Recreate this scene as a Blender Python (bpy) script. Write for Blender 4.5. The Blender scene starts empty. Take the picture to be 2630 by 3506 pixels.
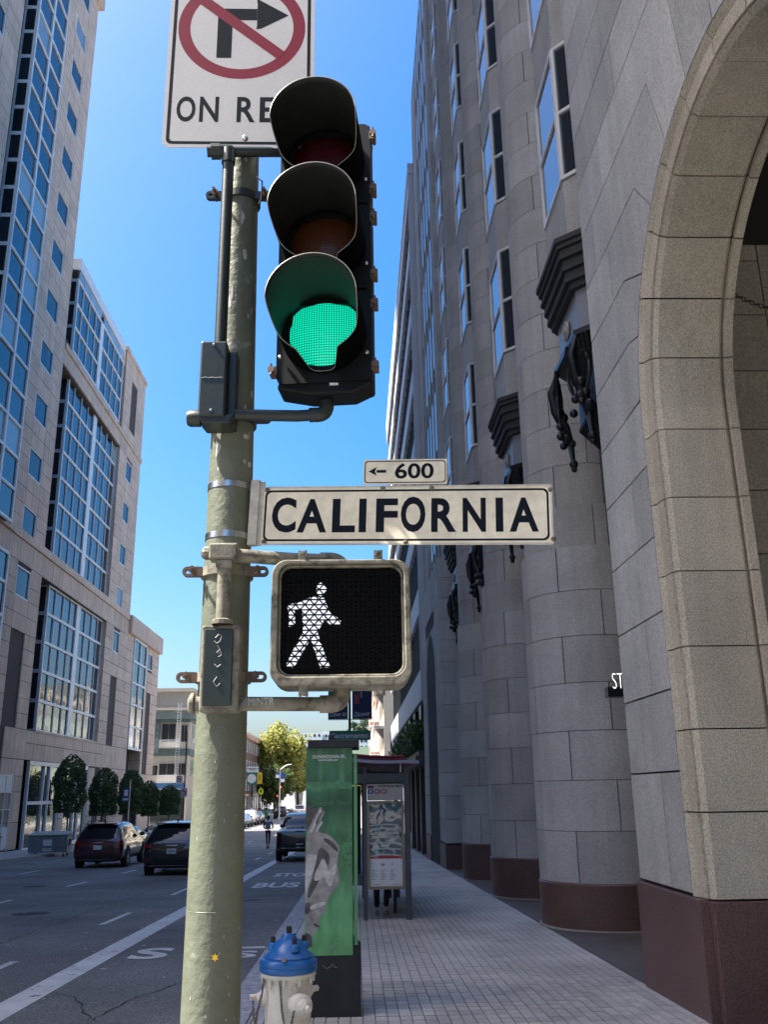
import bpy, bmesh, math, random
from mathutils import Vector, Matrix
from mathutils.bvhtree import BVHTree
random.seed(7)
S = bpy.context.scene
COL = S.collection
R = math.radians
PI = math.pi

# ---------------------------------------------------------------- camera
cam_d = bpy.data.cameras.new('camera'); cam = bpy.data.objects.new('camera', cam_d); COL.objects.link(cam)
S.camera = cam
cam_d.sensor_fit = 'VERTICAL'; cam_d.sensor_height = 24.0; cam_d.lens = 24.0*3100/3506
cam_d.clip_start = 0.05; cam_d.clip_end = 5000
_X = Vector((0.9994693, -0.0292555, -0.01432589)); _Y = Vector((0.00501421, -0.29637236, 0.95505931)); _Z = Vector((-0.03218654, -0.95462429, -0.29606839))
m = Matrix((_X, _Y, _Z)).transposed().to_4x4(); m.translation = Vector((0, 0, 1.55))
cam.matrix_world = m
# ---------------------------------------------------------------- sky, sun, exposure
SUN_EL = R(56)
w = bpy.data.worlds.new('World'); S.world = w; w.use_nodes = True
nt = w.node_tree; bg = nt.nodes['Background']
sky = nt.nodes.new('ShaderNodeTexSky'); sky.sky_type = 'NISHITA'; sky.sun_disc = False
sky.sun_elevation = SUN_EL; sky.sun_rotation = R(265); sky.altitude = 0; sky.air_density = 1.0; sky.dust_density = 4.2; sky.ozone_density = 3.2
hs = nt.nodes.new('ShaderNodeHueSaturation'); hs.inputs['Saturation'].default_value = 1.55; hs.inputs['Value'].default_value = .66
nt.links.new(sky.outputs[0], hs.inputs['Color']); nt.links.new(hs.outputs[0], bg.inputs[0]); bg.inputs[1].default_value = 0.15
sd = bpy.data.lights.new('sun', 'SUN'); sd.energy = 5.0; sd.angle = R(0.55); sd.color = (1.0, 0.95, 0.87)
sun = bpy.data.objects.new('sun', sd); COL.objects.link(sun)
sdir = Vector((-math.cos(SUN_EL)*math.cos(R(5)), -math.cos(SUN_EL)*math.sin(R(5)), math.sin(SUN_EL)))
sun.rotation_euler = sdir.to_track_quat('Z', 'Y').to_euler()
sun.location = (0, 0, 200)
S.view_settings.view_transform = 'Standard'; S.view_settings.look = 'None'; S.view_settings.gamma = 1
S.view_settings.exposure = 1.86
S.view_settings.use_curve_mapping = False
S.render.engine = 'CYCLES'
S.cycles.max_bounces = 8; S.cycles.diffuse_bounces = 5; S.cycles.glossy_bounces = 4
S.cycles.sample_clamp_indirect = 6

# ---------------------------------------------------------------- materials
def mat(name, col, rough=0.7, metal=0.0, var=0.0, vscale=3.0, spk=0.0, sscale=120.0, bump=0.0, bscale=60.0, bdist=0.01,
        rnd=0.0, col2=None, c2scale=1.5, c2lo=0.5, c2hi=0.6, emit=None, estr=0.0, ior=1.5, trans=0.0, stretch=None, coat=0.0, streak=0.0):
    M = bpy.data.materials.new(name); M.use_nodes = True
    n = M.node_tree.nodes; L = M.node_tree.links; b = n['Principled BSDF']
    b.inputs['Roughness'].default_value = rough; b.inputs['Metallic'].default_value = metal; b.inputs['IOR'].default_value = ior
    if coat: b.inputs['Coat Weight'].default_value = coat; b.inputs['Coat Roughness'].default_value = 0.03
    if trans: b.inputs['Transmission Weight'].default_value = trans
    if len(col) == 3: col = (*col, 1)
    b.inputs['Base Color'].default_value = col
    geo = n.new('ShaderNodeNewGeometry'); pos = geo.outputs['Position']
    if stretch:
        vm = n.new('ShaderNodeVectorMath'); vm.operation = 'MULTIPLY'; vm.inputs[1].default_value = stretch; L.new(pos, vm.inputs[0]); pos = vm.outputs[0]
    def noise(scale, detail=3.0, rough_=0.55):
        t = n.new('ShaderNodeTexNoise'); t.inputs['Scale'].default_value = scale; t.inputs['Detail'].default_value = detail; t.inputs['Roughness'].default_value = rough_
        L.new(pos, t.inputs['Vector']); return t.outputs['Fac']
    def mrange(v, a, b_, c, d):
        t = n.new('ShaderNodeMapRange'); t.inputs[1].default_value = a; t.inputs[2].default_value = b_; t.inputs[3].default_value = c; t.inputs[4].default_value = d
        L.new(v, t.inputs[0]); return t.outputs[0]
    def mul(a, b_):
        t = n.new('ShaderNodeMath'); t.operation = 'MULTIPLY'; L.new(a, t.inputs[0]); L.new(b_, t.inputs[1]); return t.outputs[0]
    f = None
    if var: f = mrange(noise(vscale, 4.0), 0.3, 0.7, 1-var, 1+var)
    if spk:
        g = mrange(noise(sscale, 1.0), 0.35, 0.65, 1-spk, 1+spk); f = mul(f, g) if f else g
    if streak:
        vm = n.new('ShaderNodeVectorMath'); vm.operation = 'MULTIPLY'; vm.inputs[1].default_value = (3, 3, 0.12); L.new(geo.outputs['Position'], vm.inputs[0])
        t = n.new('ShaderNodeTexNoise'); t.inputs['Scale'].default_value = 2.0; t.inputs['Detail'].default_value = 5; L.new(vm.outputs[0], t.inputs['Vector'])
        g = mrange(t.outputs['Fac'], 0.35, 0.65, 1-streak, 1+streak*0.6); f = mul(f, g) if f else g
    if rnd:
        oi = n.new('ShaderNodeObjectInfo'); g = mrange(oi.outputs['Random'], 0, 1, 1-rnd, 1+rnd); f = mul(f, g) if f else g
    cur = None
    if col2 is not None:
        mx = n.new('ShaderNodeMix'); mx.data_type = 'RGBA'; mx.inputs['A'].default_value = col; mx.inputs['B'].default_value = (*col2, 1)
        L.new(mrange(noise(c2scale, 6.0, 0.6), c2lo, c2hi, 0, 1), mx.inputs['Factor']); cur = mx.outputs['Result']
    if f is not None:
        vm = n.new('ShaderNodeVectorMath'); vm.operation = 'SCALE'
        if cur: L.new(cur, vm.inputs[0])
        else: vm.inputs[0].default_value = col[:3]
        L.new(f, vm.inputs['Scale']); cur = vm.outputs[0]
    if cur is not None: L.new(cur, b.inputs['Base Color'])
    if bump:
        bp = n.new('ShaderNodeBump'); bp.inputs['Strength'].default_value = bump; bp.inputs['Distance'].default_value = bdist
        L.new(noise(bscale, 3.0), bp.inputs['Height']); L.new(bp.outputs[0], b.inputs['Normal'])
    if emit is not None:
        b.inputs['Emission Color'].default_value = (*emit, 1); b.inputs['Emission Strength'].default_value = estr
    return M

M = {}
M['granite'] = mat('grey_granite', (.425, .42, .405), .75, var=.12, vscale=1.2, spk=.24, sscale=70, bump=.3, bscale=90, rnd=.13, bdist=.004, streak=.08)
M['bouncegranite'] = mat('bounce_lit_granite', (.45, .405, .32), .75, var=.10, vscale=1.5, spk=.28, sscale=75, bump=.3, bscale=90, rnd=.09, bdist=.004, streak=.07)  # granite with warm bounced sunlight put into its colour
M['joint'] = mat('dark_joint', (.035, .033, .03), .95)
M['redgranite'] = mat('red_granite', (.115, .066, .058), .45, var=.15, vscale=2, spk=.4, sscale=90, rnd=.06)
M['tan'] = mat('tan_stone', (.58, .44, .34), .8, var=.13, vscale=.8, spk=.12, sscale=18, rnd=.08, streak=.14, bump=.15, bscale=20, bdist=.01)
M['tanjoint'] = mat('tan_joint', (.07, .055, .05), .9)
M['alu'] = mat('white_frame', (.72, .73, .72), .45, var=.05)
M['darkalu'] = mat('dark_frame', (.05, .05, .055), .4)
M['dark'] = mat('dark_interior', (.015, .017, .02), .9)
def glass(name, col, bump=.06, ior=2.3, rough=.02, rnd=.0):
    m_ = mat(name, col, rough, ior=ior, bump=bump, bscale=.9, bdist=.25, rnd=rnd); return m_
M['glass'] = glass('tinted_window_glass', (.018, .028, .038), .06, ior=1.85, rnd=.5)
M['glassb'] = glass('bay_window_glass', (.02, .026, .034), .035, ior=3.2)
M['glassc'] = glass('curtain_wall_glass', (.03, .05, .07), .04, rnd=.4)
M['blind'] = glass('glass_over_blind', (.28, .34, .36), .02, ior=1.9, rnd=.2)
M['clear'] = glass('storefront_glass', (.03, .035, .035), .03, ior=1.9)
M['asphalt'] = mat('asphalt', (.148, .146, .143), .85, var=.30, vscale=.45, spk=.45, sscale=45, bump=.5, bscale=80, bdist=.01, streak=.0)
M['paint'] = mat('road_paint', (.58, .58, .57), .7, var=.15, vscale=2, col2=(.16, .16, .17), c2scale=7, c2lo=.60, c2hi=.68)
M['paver'] = mat('paver_tile', (.37, .36, .345), .7, var=.26, vscale=.9, spk=.15, sscale=60, rnd=.14, col2=(.16, .155, .15), c2scale=2.3, c2lo=.62, c2hi=.80, bump=.2, bscale=60, bdist=.003)
M['grout'] = mat('grout', (.15, .15, .155), .95)
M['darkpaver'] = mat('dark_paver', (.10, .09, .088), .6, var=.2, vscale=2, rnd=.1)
M['concrete'] = mat('concrete', (.34, .33, .31), .85, var=.15, vscale=.8, spk=.12, sscale=30)
M['kerb'] = mat('kerb_granite', (.33, .33, .37), .75, var=.4, vscale=14, bump=.8, bscale=18, bdist=.02)
M['polegreen'] = mat('green_pole_paint', (.136, .149, .106), .42, var=.14, vscale=6, bump=.38, bscale=30, bdist=.012, col2=(.30, .31, .27), c2scale=5.5, c2lo=.66, c2hi=.70)
M['oldpaint'] = mat('weathered_fitting', (.205, .19, .145), .6, var=.3, vscale=25, bump=.5, bscale=40, bdist=.004, col2=(.09, .08, .06), c2scale=22, c2lo=.52, c2hi=.62)
M['darkgreen'] = mat('dark_green_enamel', (.022, .030, .027), .38, var=.15, vscale=20, bump=.15, bscale=60, bdist=.002)
M['blackpl'] = mat('black_plastic', (.005, .006, .007), .5, ior=1.3)
M['visor'] = mat('visor_outside', (.018, .021, .019), .55, ior=1.35, var=.15, vscale=15)
M['steel'] = mat('stainless_steel', (.6, .6, .6), .3, 1.0, var=.15, vscale=30)
M['rust'] = mat('rusty_bolt', (.16, .11, .08), .6, .4)
M['signwhite'] = mat('sign_white', (.56, .545, .535), .5, var=.03, vscale=4, spk=.04, sscale=150)
M['signcream'] = mat('aged_sign_cream', (.80, .73, .56), .45, var=.10, vscale=7, spk=.06, sscale=40, col2=(.42, .36, .26), c2scale=9, c2lo=.62, c2hi=.82)
M['signblack'] = mat('sign_black', (.008, .011, .018), .65, ior=1.2)
M['signred'] = mat('sign_red', (.22, .014, .035), .55, ior=1.3)
M['alub'] = mat('sign_edge', (.55, .52, .45), .5, var=.2, vscale=30)
M['hydblue'] = mat('hydrant_blue', (.012, .11, .36), .32, var=.15, vscale=12, bump=.2, bscale=25, bdist=.004)
M['hydwhite'] = mat('hydrant_white', (.62, .60, .55), .5, var=.12, vscale=14, bump=.5, bscale=20, bdist=.006, col2=(.32, .24, .17), c2scale=14, c2lo=.60, c2hi=.72)
M['chain'] = mat('chain_metal', (.16, .14, .13), .5, .7)
M['brown'] = mat('warm_metal', (.30, .22, .15), .4, .8)
M['kioskblack'] = mat('kiosk_black', (.012, .016, .018), .55, var=.3, vscale=8)
M['kioskgreen'] = mat('kiosk_strip_green', (.12, .38, .15), .5)
M['shelter'] = mat('shelter_metal', (.075, .085, .10), .45, .3, var=.15, vscale=5)
M['shred'] = mat('shelter_red_roof', (.22, .02, .045), .5)
M['shelt'] = mat('shelter_roof_top', (.20, .21, .30), .3, .2)
M['white'] = mat('white_panel', (.70, .70, .70), .5)
M['cream'] = mat('info_panel_cream', (.50, .48, .44), .5, var=.06, vscale=4)
M['black'] = mat('black_print', (.02, .02, .022), .6)
M['greyprint'] = mat('grey_print', (.25, .25, .26), .6)
M['bronze'] = mat('info_frame_bronze', (.26, .22, .16), .45, .4)
M['blue'] = mat('print_blue', (.02, .06, .30), .5)
M['signblue'] = mat('faded_sign_blue', (.03, .10, .25), .5)
M['maroon'] = mat('print_maroon', (.20, .03, .07), .5)
M['redprint'] = mat('print_red', (.34, .03, .04), .5)
M['iron'] = mat('black_iron', (.016, .018, .02), .35, .3)
M['cornicegrey'] = mat('dark_cornice_metal', (.030, .032, .034), .75, var=.2, vscale=10)
M['panelgrey'] = mat('oriel_panel', (.24, .26, .30), .4)
M['whiteband'] = mat('white_spandrel', (.52, .55, .60), .55, var=.05, vscale=1)
M['navy'] = mat('banner_navy', (.012, .018, .06), .6)
M['streetgreen'] = mat('street_sign_green', (.015, .17, .095), .5)
M['tyre'] = mat('tyre_rubber', (.014, .014, .015), .8)
M['rim'] = mat('alloy_rim', (.35, .35, .37), .3, .9)
M['carred'] = mat('maroon_car_paint', (.055, .006, .012), .25, coat=1.0)
M['carblack'] = mat('black_car_paint', (.006, .007, .009), .22, coat=1.0)
M['carsilver'] = mat('silver_car_paint', (.42, .43, .45), .3, .3, coat=1.0)
M['carblue'] = mat('blue_grey_car_paint', (.10, .14, .22), .3, .2, coat=1.0)
M['cargold'] = mat('beige_car_paint', (.30, .27, .22), .3, .3, coat=1.0)
M['carglass'] = glass('car_glass', (.008, .010, .013), 0.0, ior=1.7)
M['cladding'] = mat('car_cladding', (.012, .012, .013), .7)
M['chrome'] = mat('chrome_trim', (.6, .6, .62), .15, 1.0)
M['tail'] = mat('tail_light', (.30, .006, .01), .25)
M['brake'] = mat('lit_brake_light', (.5, .02, .02), .3, emit=(1, .12, .08), estr=.8)
M['dumpgrey'] = mat('dumpster_grey', (.20, .225, .25), .5, var=.12, vscale=4, streak=.1)
M['dumplid'] = mat('dumpster_lid', (.33, .36, .35), .6, var=.1)
M['dumpgreen'] = mat('dumpster_green_rim', (.02, .11, .05), .5)
def leafmat(name, c1, c2, tr=.35):
    m_ = bpy.data.materials.new(name); m_.use_nodes = True; n = m_.node_tree.nodes; L = m_.node_tree.links; b = n['Principled BSDF']
    g = n.new('ShaderNodeNewGeometry'); mx = n.new('ShaderNodeMix'); mx.data_type = 'RGBA'
    mx.inputs['A'].default_value = (*c1, 1); mx.inputs['B'].default_value = (*c2, 1); L.new(g.outputs['Random Per Island'], mx.inputs['Factor'])
    L.new(mx.outputs['Result'], b.inputs['Base Color']); b.inputs['Roughness'].default_value = .5
    t = n.new('ShaderNodeBsdfTranslucent'); L.new(mx.outputs['Result'], t.inputs[0])
    ms = n.new('ShaderNodeMixShader'); ms.inputs[0].default_value = tr; L.new(b.outputs[0], ms.inputs[1]); L.new(t.outputs[0], ms.inputs[2])
    L.new(ms.outputs[0], n['Material Output'].inputs[0]); return m_
M['leafdark'] = leafmat('ficus_leaf', (.022, .055, .02), (.085, .15, .04), .25)
M['leafyel'] = leafmat('plane_tree_leaf', (.19, .23, .05), (.45, .42, .12), .5)
M['leafgreen'] = leafmat('park_tree_leaf', (.04, .085, .02), (.13, .16, .04), .35)
M['leafhill'] = leafmat('hill_tree_leaf', (.06, .10, .06), (.12, .16, .09), .3)
M['bark'] = mat('bark', (.10, .08, .06), .9, var=.2, vscale=8)

# ---------------------------------------------------------------- mesh helpers
class MB:
    def __init__(s): s.v = []; s.f = []; s.mi = []; s.cur = 0
    def slot(s, i): s.cur = i; return s
    def add(s, vs, fs):
        o = len(s.v); s.v += [tuple(p) for p in vs]
        for f in fs: s.f.append(tuple(o+i for i in f)); s.mi.append(s.cur)
    def box(s, x0, x1, y0, y1, z0, z1):
        s.add([(x0,y0,z0),(x1,y0,z0),(x1,y1,z0),(x0,y1,z0),(x0,y0,z1),(x1,y0,z1),(x1,y1,z1),(x0,y1,z1)],
              [(0,3,2,1),(4,5,6,7),(0,1,5,4),(1,2,6,5),(2,3,7,6),(3,0,4,7)]); return s
    def prism(s, pts, fn0, fn1):
        k = len(pts); s.add([fn0(*p) for p in pts]+[fn1(*p) for p in pts],
            [tuple(range(k))[::-1], tuple(range(k, 2*k))]+[(i,(i+1)%k,(i+1)%k+k,i+k) for i in range(k)]); return s
    def pyz(s, pts, x0, x1): return s.prism(pts, lambda a, b: (x0, a, b), lambda a, b: (x1, a, b))
    def pxz(s, pts, y0, y1): return s.prism(pts, lambda a, b: (a, y0, b), lambda a, b: (a, y1, b))
    def pxy(s, pts, z0, z1): return s.prism(pts, lambda a, b: (a, b, z0), lambda a, b: (a, b, z1))
    def poly(s, vs): s.add(vs, [tuple(range(len(vs)))]); return s
    def tube(s, path, r, n=10, closed=False, cap=True):
        path = [Vector(p) for p in path]; N = len(path); rings = []
        rr = r if isinstance(r, (list, tuple)) else [r]*N
        up = None
        for i, p in enumerate(path):
            a = path[(i-1) % N] if (i > 0 or closed) else p; b = path[(i+1) % N] if (i < N-1 or closed) else p
            t = (b-a).normalized()
            if up is None:
                up = t.cross(Vector((0, 0, 1)) if abs(t.z) < .9 else Vector((0, 1, 0))).normalized()
            up = (up - t*up.dot(t)).normalized(); sd_ = t.cross(up)
            rings.append([p + (up*math.cos(q)+sd_*math.sin(q))*rr[i] for q in [2*PI*j/n for j in range(n)]])
        vs = [q for rg in rings for q in rg]; fs = []
        for i in range(N if closed else N-1):
            for j in range(n):
                a = i*n+j; b = i*n+(j+1) % n; c = ((i+1) % N)*n+(j+1) % n; d = ((i+1) % N)*n+j
                fs.append((a, b, c, d))
        if cap and not closed: fs += [tuple(range(n))[::-1], tuple((N-1)*n+j for j in range(n))]
        s.add(vs, fs); return s
    def lathe(s, prof, c, n=24, axis='z', a0=0, a1=2*PI):
        full = abs(a1-a0-2*PI) < 1e-6; k = n if full else n+1; vs = []
        for j in range(k):
            a = a0+(a1-a0)*j/n
            for (r, h) in prof:
                u, v_ = r*math.cos(a), r*math.sin(a)
                q = (c[0]+u, c[1]+v_, c[2]+h) if axis == 'z' else ((c[0]+h, c[1]+u, c[2]+v_) if axis == 'x' else (c[0]+v_, c[1]+h, c[2]+u))
                vs.append(q)
        m_ = len(prof); fs = []
        for j in range(n):
            for i in range(m_-1):
                a = j*m_+i; b = ((j+1) % k)*m_+i
                fs.append((a, b, b+1, a+1))
        s.add(vs, fs); return s
    def ball(s, c, r, n=8):
        s.lathe([(max(r*math.sin(PI*i/n), 1e-5), -r*math.cos(PI*i/n)) for i in range(n+1)], c, n+2); return s
    def xf(s, mt, start=0):
        for i in range(start, len(s.v)): s.v[i] = tuple(mt @ Vector(s.v[i]))
        return s
    def mesh(s, name, mats, smooth=False):
        me = bpy.data.meshes.new(name); me.from_pydata(s.v, [], s.f)
        for m_ in (mats if isinstance(mats, (list, tuple)) else [mats]): me.materials.append(m_)
        me.polygons.foreach_set('material_index', s.mi)
        if smooth: me.polygons.foreach_set('use_smooth', [True]*len(me.polygons))
        me.update(); return me
    def build(s, name, mats, parent=None, smooth=False, bevel=0, local=False):
        if isinstance(mats, str): mats = M[mats]
        elif isinstance(mats, (list, tuple)): mats = [M[q] if isinstance(q, str) else q for q in mats]
        o = bpy.data.objects.new(name, s.mesh(name, mats, smooth)); COL.objects.link(o)
        put(o, parent, local)
        if smooth:
            try: o.data.shade_smooth(); o.data.set_sharp_from_angle(angle=R(38))
            except Exception: pass
        if bevel:
            md = o.modifiers.new('bevel', 'BEVEL'); md.width = bevel; md.segments = 2; md.limit_method = 'ANGLE'; md.angle_limit = R(40)
        return o
def wm(o):
    mt = Matrix.LocRotScale(o.location, o.rotation_euler, o.scale)
    if o.parent: mt = wm(o.parent) @ o.matrix_parent_inverse @ mt
    return mt
def put(o, parent, local=False):
    if parent is not None:
        o.parent = parent
        if not local: o.matrix_parent_inverse = wm(parent).inverted()
def tag(o, label=None, cat=None, group=None, kind=None):
    if label: o['label'] = label
    if cat: o['category'] = cat
    if group: o['group'] = group
    if kind: o['kind'] = kind
    return o
def thing(name, label, cat, loc=(0, 0, 0), rz=0, group=None):
    o = bpy.data.objects.new(name, None); o.empty_display_size = .2; COL.objects.link(o); o.location = loc; o.rotation_euler = (0, 0, rz)
    return tag(o, label, cat, group)
def struct(o): o['kind'] = 'structure'; return o
def copy_tree(o, parent=None):
    c = o.copy(); COL.objects.link(c)
    if parent is not None: c.parent = parent
    for ch in list(o.children): copy_tree(ch, c)
    return c
_u = MB().box(0, 1, 0, 1, 0, 1)
_unit = {}
def piece(name, parent, mk, b, label=None):
    if mk not in _unit: _unit[mk] = _u.mesh('block_'+mk, M[mk])
    o = bpy.data.objects.new(name, _unit[mk]); COL.objects.link(o)
    o.location = (b[0], b[2], b[4]); o.scale = (b[1]-b[0], b[3]-b[2], b[5]-b[4])
    put(o, parent); return o
CAMP = Vector((0, 0, 1.55))
def pieces(name, parent, mk, boxes, cap=300, stuffname=None):
    def key(b):
        c = Vector(((b[0]+b[1])/2, (b[2]+b[3])/2, (b[4]+b[5])/2)); return -((b[3]-b[2]+b[1]-b[0])*(b[5]-b[4]+.02))/(c-CAMP).length_squared
    boxes = sorted(boxes, key=key)
    for b in boxes[:cap]: piece(name, parent, mk, b)
    if boxes[cap:]:
        q = MB()
        for b in boxes[cap:]: q.box(*b)
        tag(q.build(stuffname or name, mk, parent), kind='stuff')
def text(s, parent, mk, origin, u, v, height, width=None, bold=0.0, name='lettering', local=False, align='L', space=1.0, shear=0.0):
    cu = bpy.data.curves.new('t', 'FONT'); cu.body = s; cu.size = 1; cu.offset = bold; cu.space_character = space; cu.shear = shear; cu.resolution_u = 4
    ob = bpy.data.objects.new('t', cu); COL.objects.link(ob)
    dg = bpy.context.evaluated_depsgraph_get(); dg.update()
    me = bpy.data.meshes.new_from_object(ob.evaluated_get(dg)); bpy.data.objects.remove(ob)
    co = [p.co.copy() for p in me.vertices]
    if not co: return None
    x0 = min(c.x for c in co); x1 = max(c.x for c in co); y0 = min(c.y for c in co); y1 = max(c.y for c in co)
    sy = height/(y1-y0); sx = sy if width is None else width/(x1-x0)
    W_ = (x1-x0)*sx; off = 0 if align == 'L' else (-W_/2 if align == 'C' else -W_)
    O = Vector(origin); U = Vector(u).normalized(); V = Vector(v).normalized()
    for i, c in enumerate(co): me.vertices[i].co = O + U*((c.x-x0)*sx+off) + V*((c.y-y0)*sy)
    me.materials.clear(); me.materials.append(M[mk]); me.name = name
    o = bpy.data.objects.new(name, me); COL.objects.link(o); put(o, parent, local); return o
def rrect(x0, x1, z0, z1, r, n=6):
    pts = []
    for cx_, cz_, a in ((x1-r, z1-r, 0), (x0+r, z1-r, 90), (x0+r, z0+r, 180), (x1-r, z0+r, 270)):
        for i in range(n+1): q = R(a+90*i/n); pts.append((cx_+r*math.cos(q), cz_+r*math.sin(q)))
    return pts
def ring_xz(mb, outer, inner, y0, y1):
    n = len(outer)
    for i in range(n):
        j = (i+1) % n
        mb.add([(outer[i][0], y0, outer[i][1]), (outer[j][0], y0, outer[j][1]), (inner[j][0], y0, inner[j][1]), (inner[i][0], y0, inner[i][1]),
                (outer[i][0], y1, outer[i][1]), (outer[j][0], y1, outer[j][1]), (inner[j][0], y1, inner[j][1]), (inner[i][0], y1, inner[i][1])],
               [(0, 1, 2, 3), (7, 6, 5, 4), (0, 4, 5, 1), (3, 2, 6, 7)])
def inset(pts, d):
    n = len(pts); out = []
    A = sum(pts[i][0]*pts[(i+1) % n][1]-pts[(i+1) % n][0]*pts[i][1] for i in range(n)); sg = 1 if A > 0 else -1
    for i in range(n):
        p0 = Vector(pts[i-1]); p1 = Vector(pts[i]); p2 = Vector(pts[(i+1) % n])
        e1 = (p1-p0).normalized(); e2 = (p2-p1).normalized()
        n1 = Vector((-e1.y, e1.x))*sg; n2 = Vector((-e2.y, e2.x))*sg
        bs = n1+n2
        bs = bs/max(bs.length_squared, .3)*2*d if bs.length > 1e-6 else n1*d
        out.append((p1.x+bs.x, p1.y+bs.y))
    return out
def arc(p0, p1, n, bulge): # elbow path helper
    p0 = Vector(p0); p1 = Vector(p1); c = Vector(bulge)
    return [tuple((1-t)**2*p0+2*t*(1-t)*c+t*t*p1) for t in [i/n for i in range(n+1)]]

# ================================================================ SETTING: ground, road, pavements
def gz(y):
    return -.024*y-.15 if y < 70 else (-1.83 if y < 260 else -1.83+(y-260)*.10)
ys = [-400, -120, -60, -30, 0, 20, 45, 70, 100, 160, 260, 350, 500, 700, 1500, 4500]
def sheet(name, mk, x0, x1, ys_, dz, zf=gz):
    q = MB(); q.add([(x, y, zf(y)+dz) for y in ys_ for x in (x0, x1)], [(2*i, 2*i+1, 2*i+3, 2*i+2) for i in range(len(ys_)-1)])
    return struct(q.build(name, mk))
sheet('ground', 'asphalt', -900, 900, ys, -.012, lambda y: gz(min(y, 700)))
sheet('road', 'asphalt', -15.8, -1.15, [-60, -8, 0, 20, 45, 70, 100, 160, 240], 0)
# painted markings
def strip(x0, x1, y0, y1, dz=.004, q=None):
    q = q or MB(); n = max(1, int((y1-y0)/10))
    yy = [y0+(y1-y0)*i/n for i in range(n+1)]
    if y0 < 70 < y1: yy = sorted(yy+[70])
    q.add([(x, y, gz(y)+dz) for y in yy for x in (x0, x1)], [(2*i, 2*i+1, 2*i+3, 2*i+2) for i in range(len(yy)-1)]); return q
for a, b in ((4, 76), (112, 235)):
    struct(strip(-3.55, -3.22, a, b).build('bus_lane_line', 'paint'))
for X in (-4.42, -8.0, -11.72):
    for k in range(14):
        y0 = {-4.42: 10.9, -8.0: 8.2, -11.72: 9.0}[X]+k*6.3
        if y0 > 74: break
        struct(strip(X-.055, X+.055, y0, y0+2.1).build('lane_dash', 'paint'))
for X in (-6.2, -9.8):
    for k in range(9): struct(strip(X-.055, X+.055, 113+k*9, 116+k*9).build('lane_dash', 'paint'))
def road_text(s, xc, y, wid, ln, name='lane_lettering'):
    o = text(s, None, 'paint', (xc, y, 0), (1, 0, 0), (0, 1, 0), ln, wid, bold=.03, name=name, align='C')
    for v in o.data.vertices: v.co.z = gz(v.co.y)+.006
    struct(o)
road_text('BUS', -2.14, 25.3, 1.22, 1.9); road_text('STOP', -1.95, 29.9, 1.3, 1.8)
road_text('S', -2.76, 12.95, .50, 1.05); road_text('S', -1.50, 12.9, .36, .62)
struct(strip(-1.70, -1.28, 13.75, 13.95, .006).build('lane_mark', 'paint'))
M['tar'] = mat('tar_crack', (.035, .036, .038), .8)
def crack(pts, w=.012, nm='road_crack'):
    q = MB(); rr = random.Random(len(pts)*7+int(pts[0][1]*10)); P_ = []
    for i in range(len(pts)-1):
        n_ = max(2, int(math.dist(pts[i], pts[i+1])/.12))
        for k in range(n_): t = k/n_; P_.append((pts[i][0]*(1-t)+pts[i+1][0]*t+rr.uniform(-.035, .035), pts[i][1]*(1-t)+pts[i+1][1]*t))
    P_.append(pts[-1]); V_ = []
    for i, (x, y) in enumerate(P_): ww = w*rr.uniform(.3, 1.2); V_ += [(x-ww, y, gz(y)+.007), (x+ww, y+ww, gz(y)+.007)]
    q.add(V_, [(2*i, 2*i+1, 2*i+3, 2*i+2) for i in range(len(P_)-1)]); struct(q.build(nm, 'tar'))
crack([(-2.95, 8.6), (-2.4, 9.2), (-2.3, 10.1), (-2.0, 10.9), (-1.6, 12.2)]); crack([(-2.4, 9.2), (-2.9, 10.4), (-3.15, 10.6)], .008); crack([(-3.6, 9.2), (-2.9, 9.0), (-2.1, 9.1)], .010)
crack([(-5.35, 6.5), (-5.3, 14), (-5.28, 22), (-5.3, 34), (-5.25, 60)], .012, 'paving_seam'); crack([(-9.6, 20), (-9.55, 40), (-9.6, 74)], .012, 'paving_seam')
for (x, y, r_) in ((-6.4, 19.5, .36), (-9.0, 27.5, .34), (-2.3, 21.6, .2)):
    n_ = 20; struct(MB().poly([(x+r_*math.cos(2*PI*i/n_), y+r_*math.sin(2*PI*i/n_), gz(y+r_*math.sin(2*PI*i/n_))+.005) for i in range(n_)]).build('manhole_cover', 'tar'))
rr = random.Random(3); q = MB()
for i in range(60):
    x, y = rr.uniform(-7.5, -1.3), rr.uniform(8.5, 26); a_ = rr.uniform(.008, .03)
    q.poly([(x-a_*2, y, gz(y)+.008), (x, y-a_, gz(y)+.008), (x+a_*2, y, gz(y)+.008), (x+a_*.3, y+a_, gz(y)+.008)])
tag(struct(q.build('paint_specks', 'paint')), kind='stuff')
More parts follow.
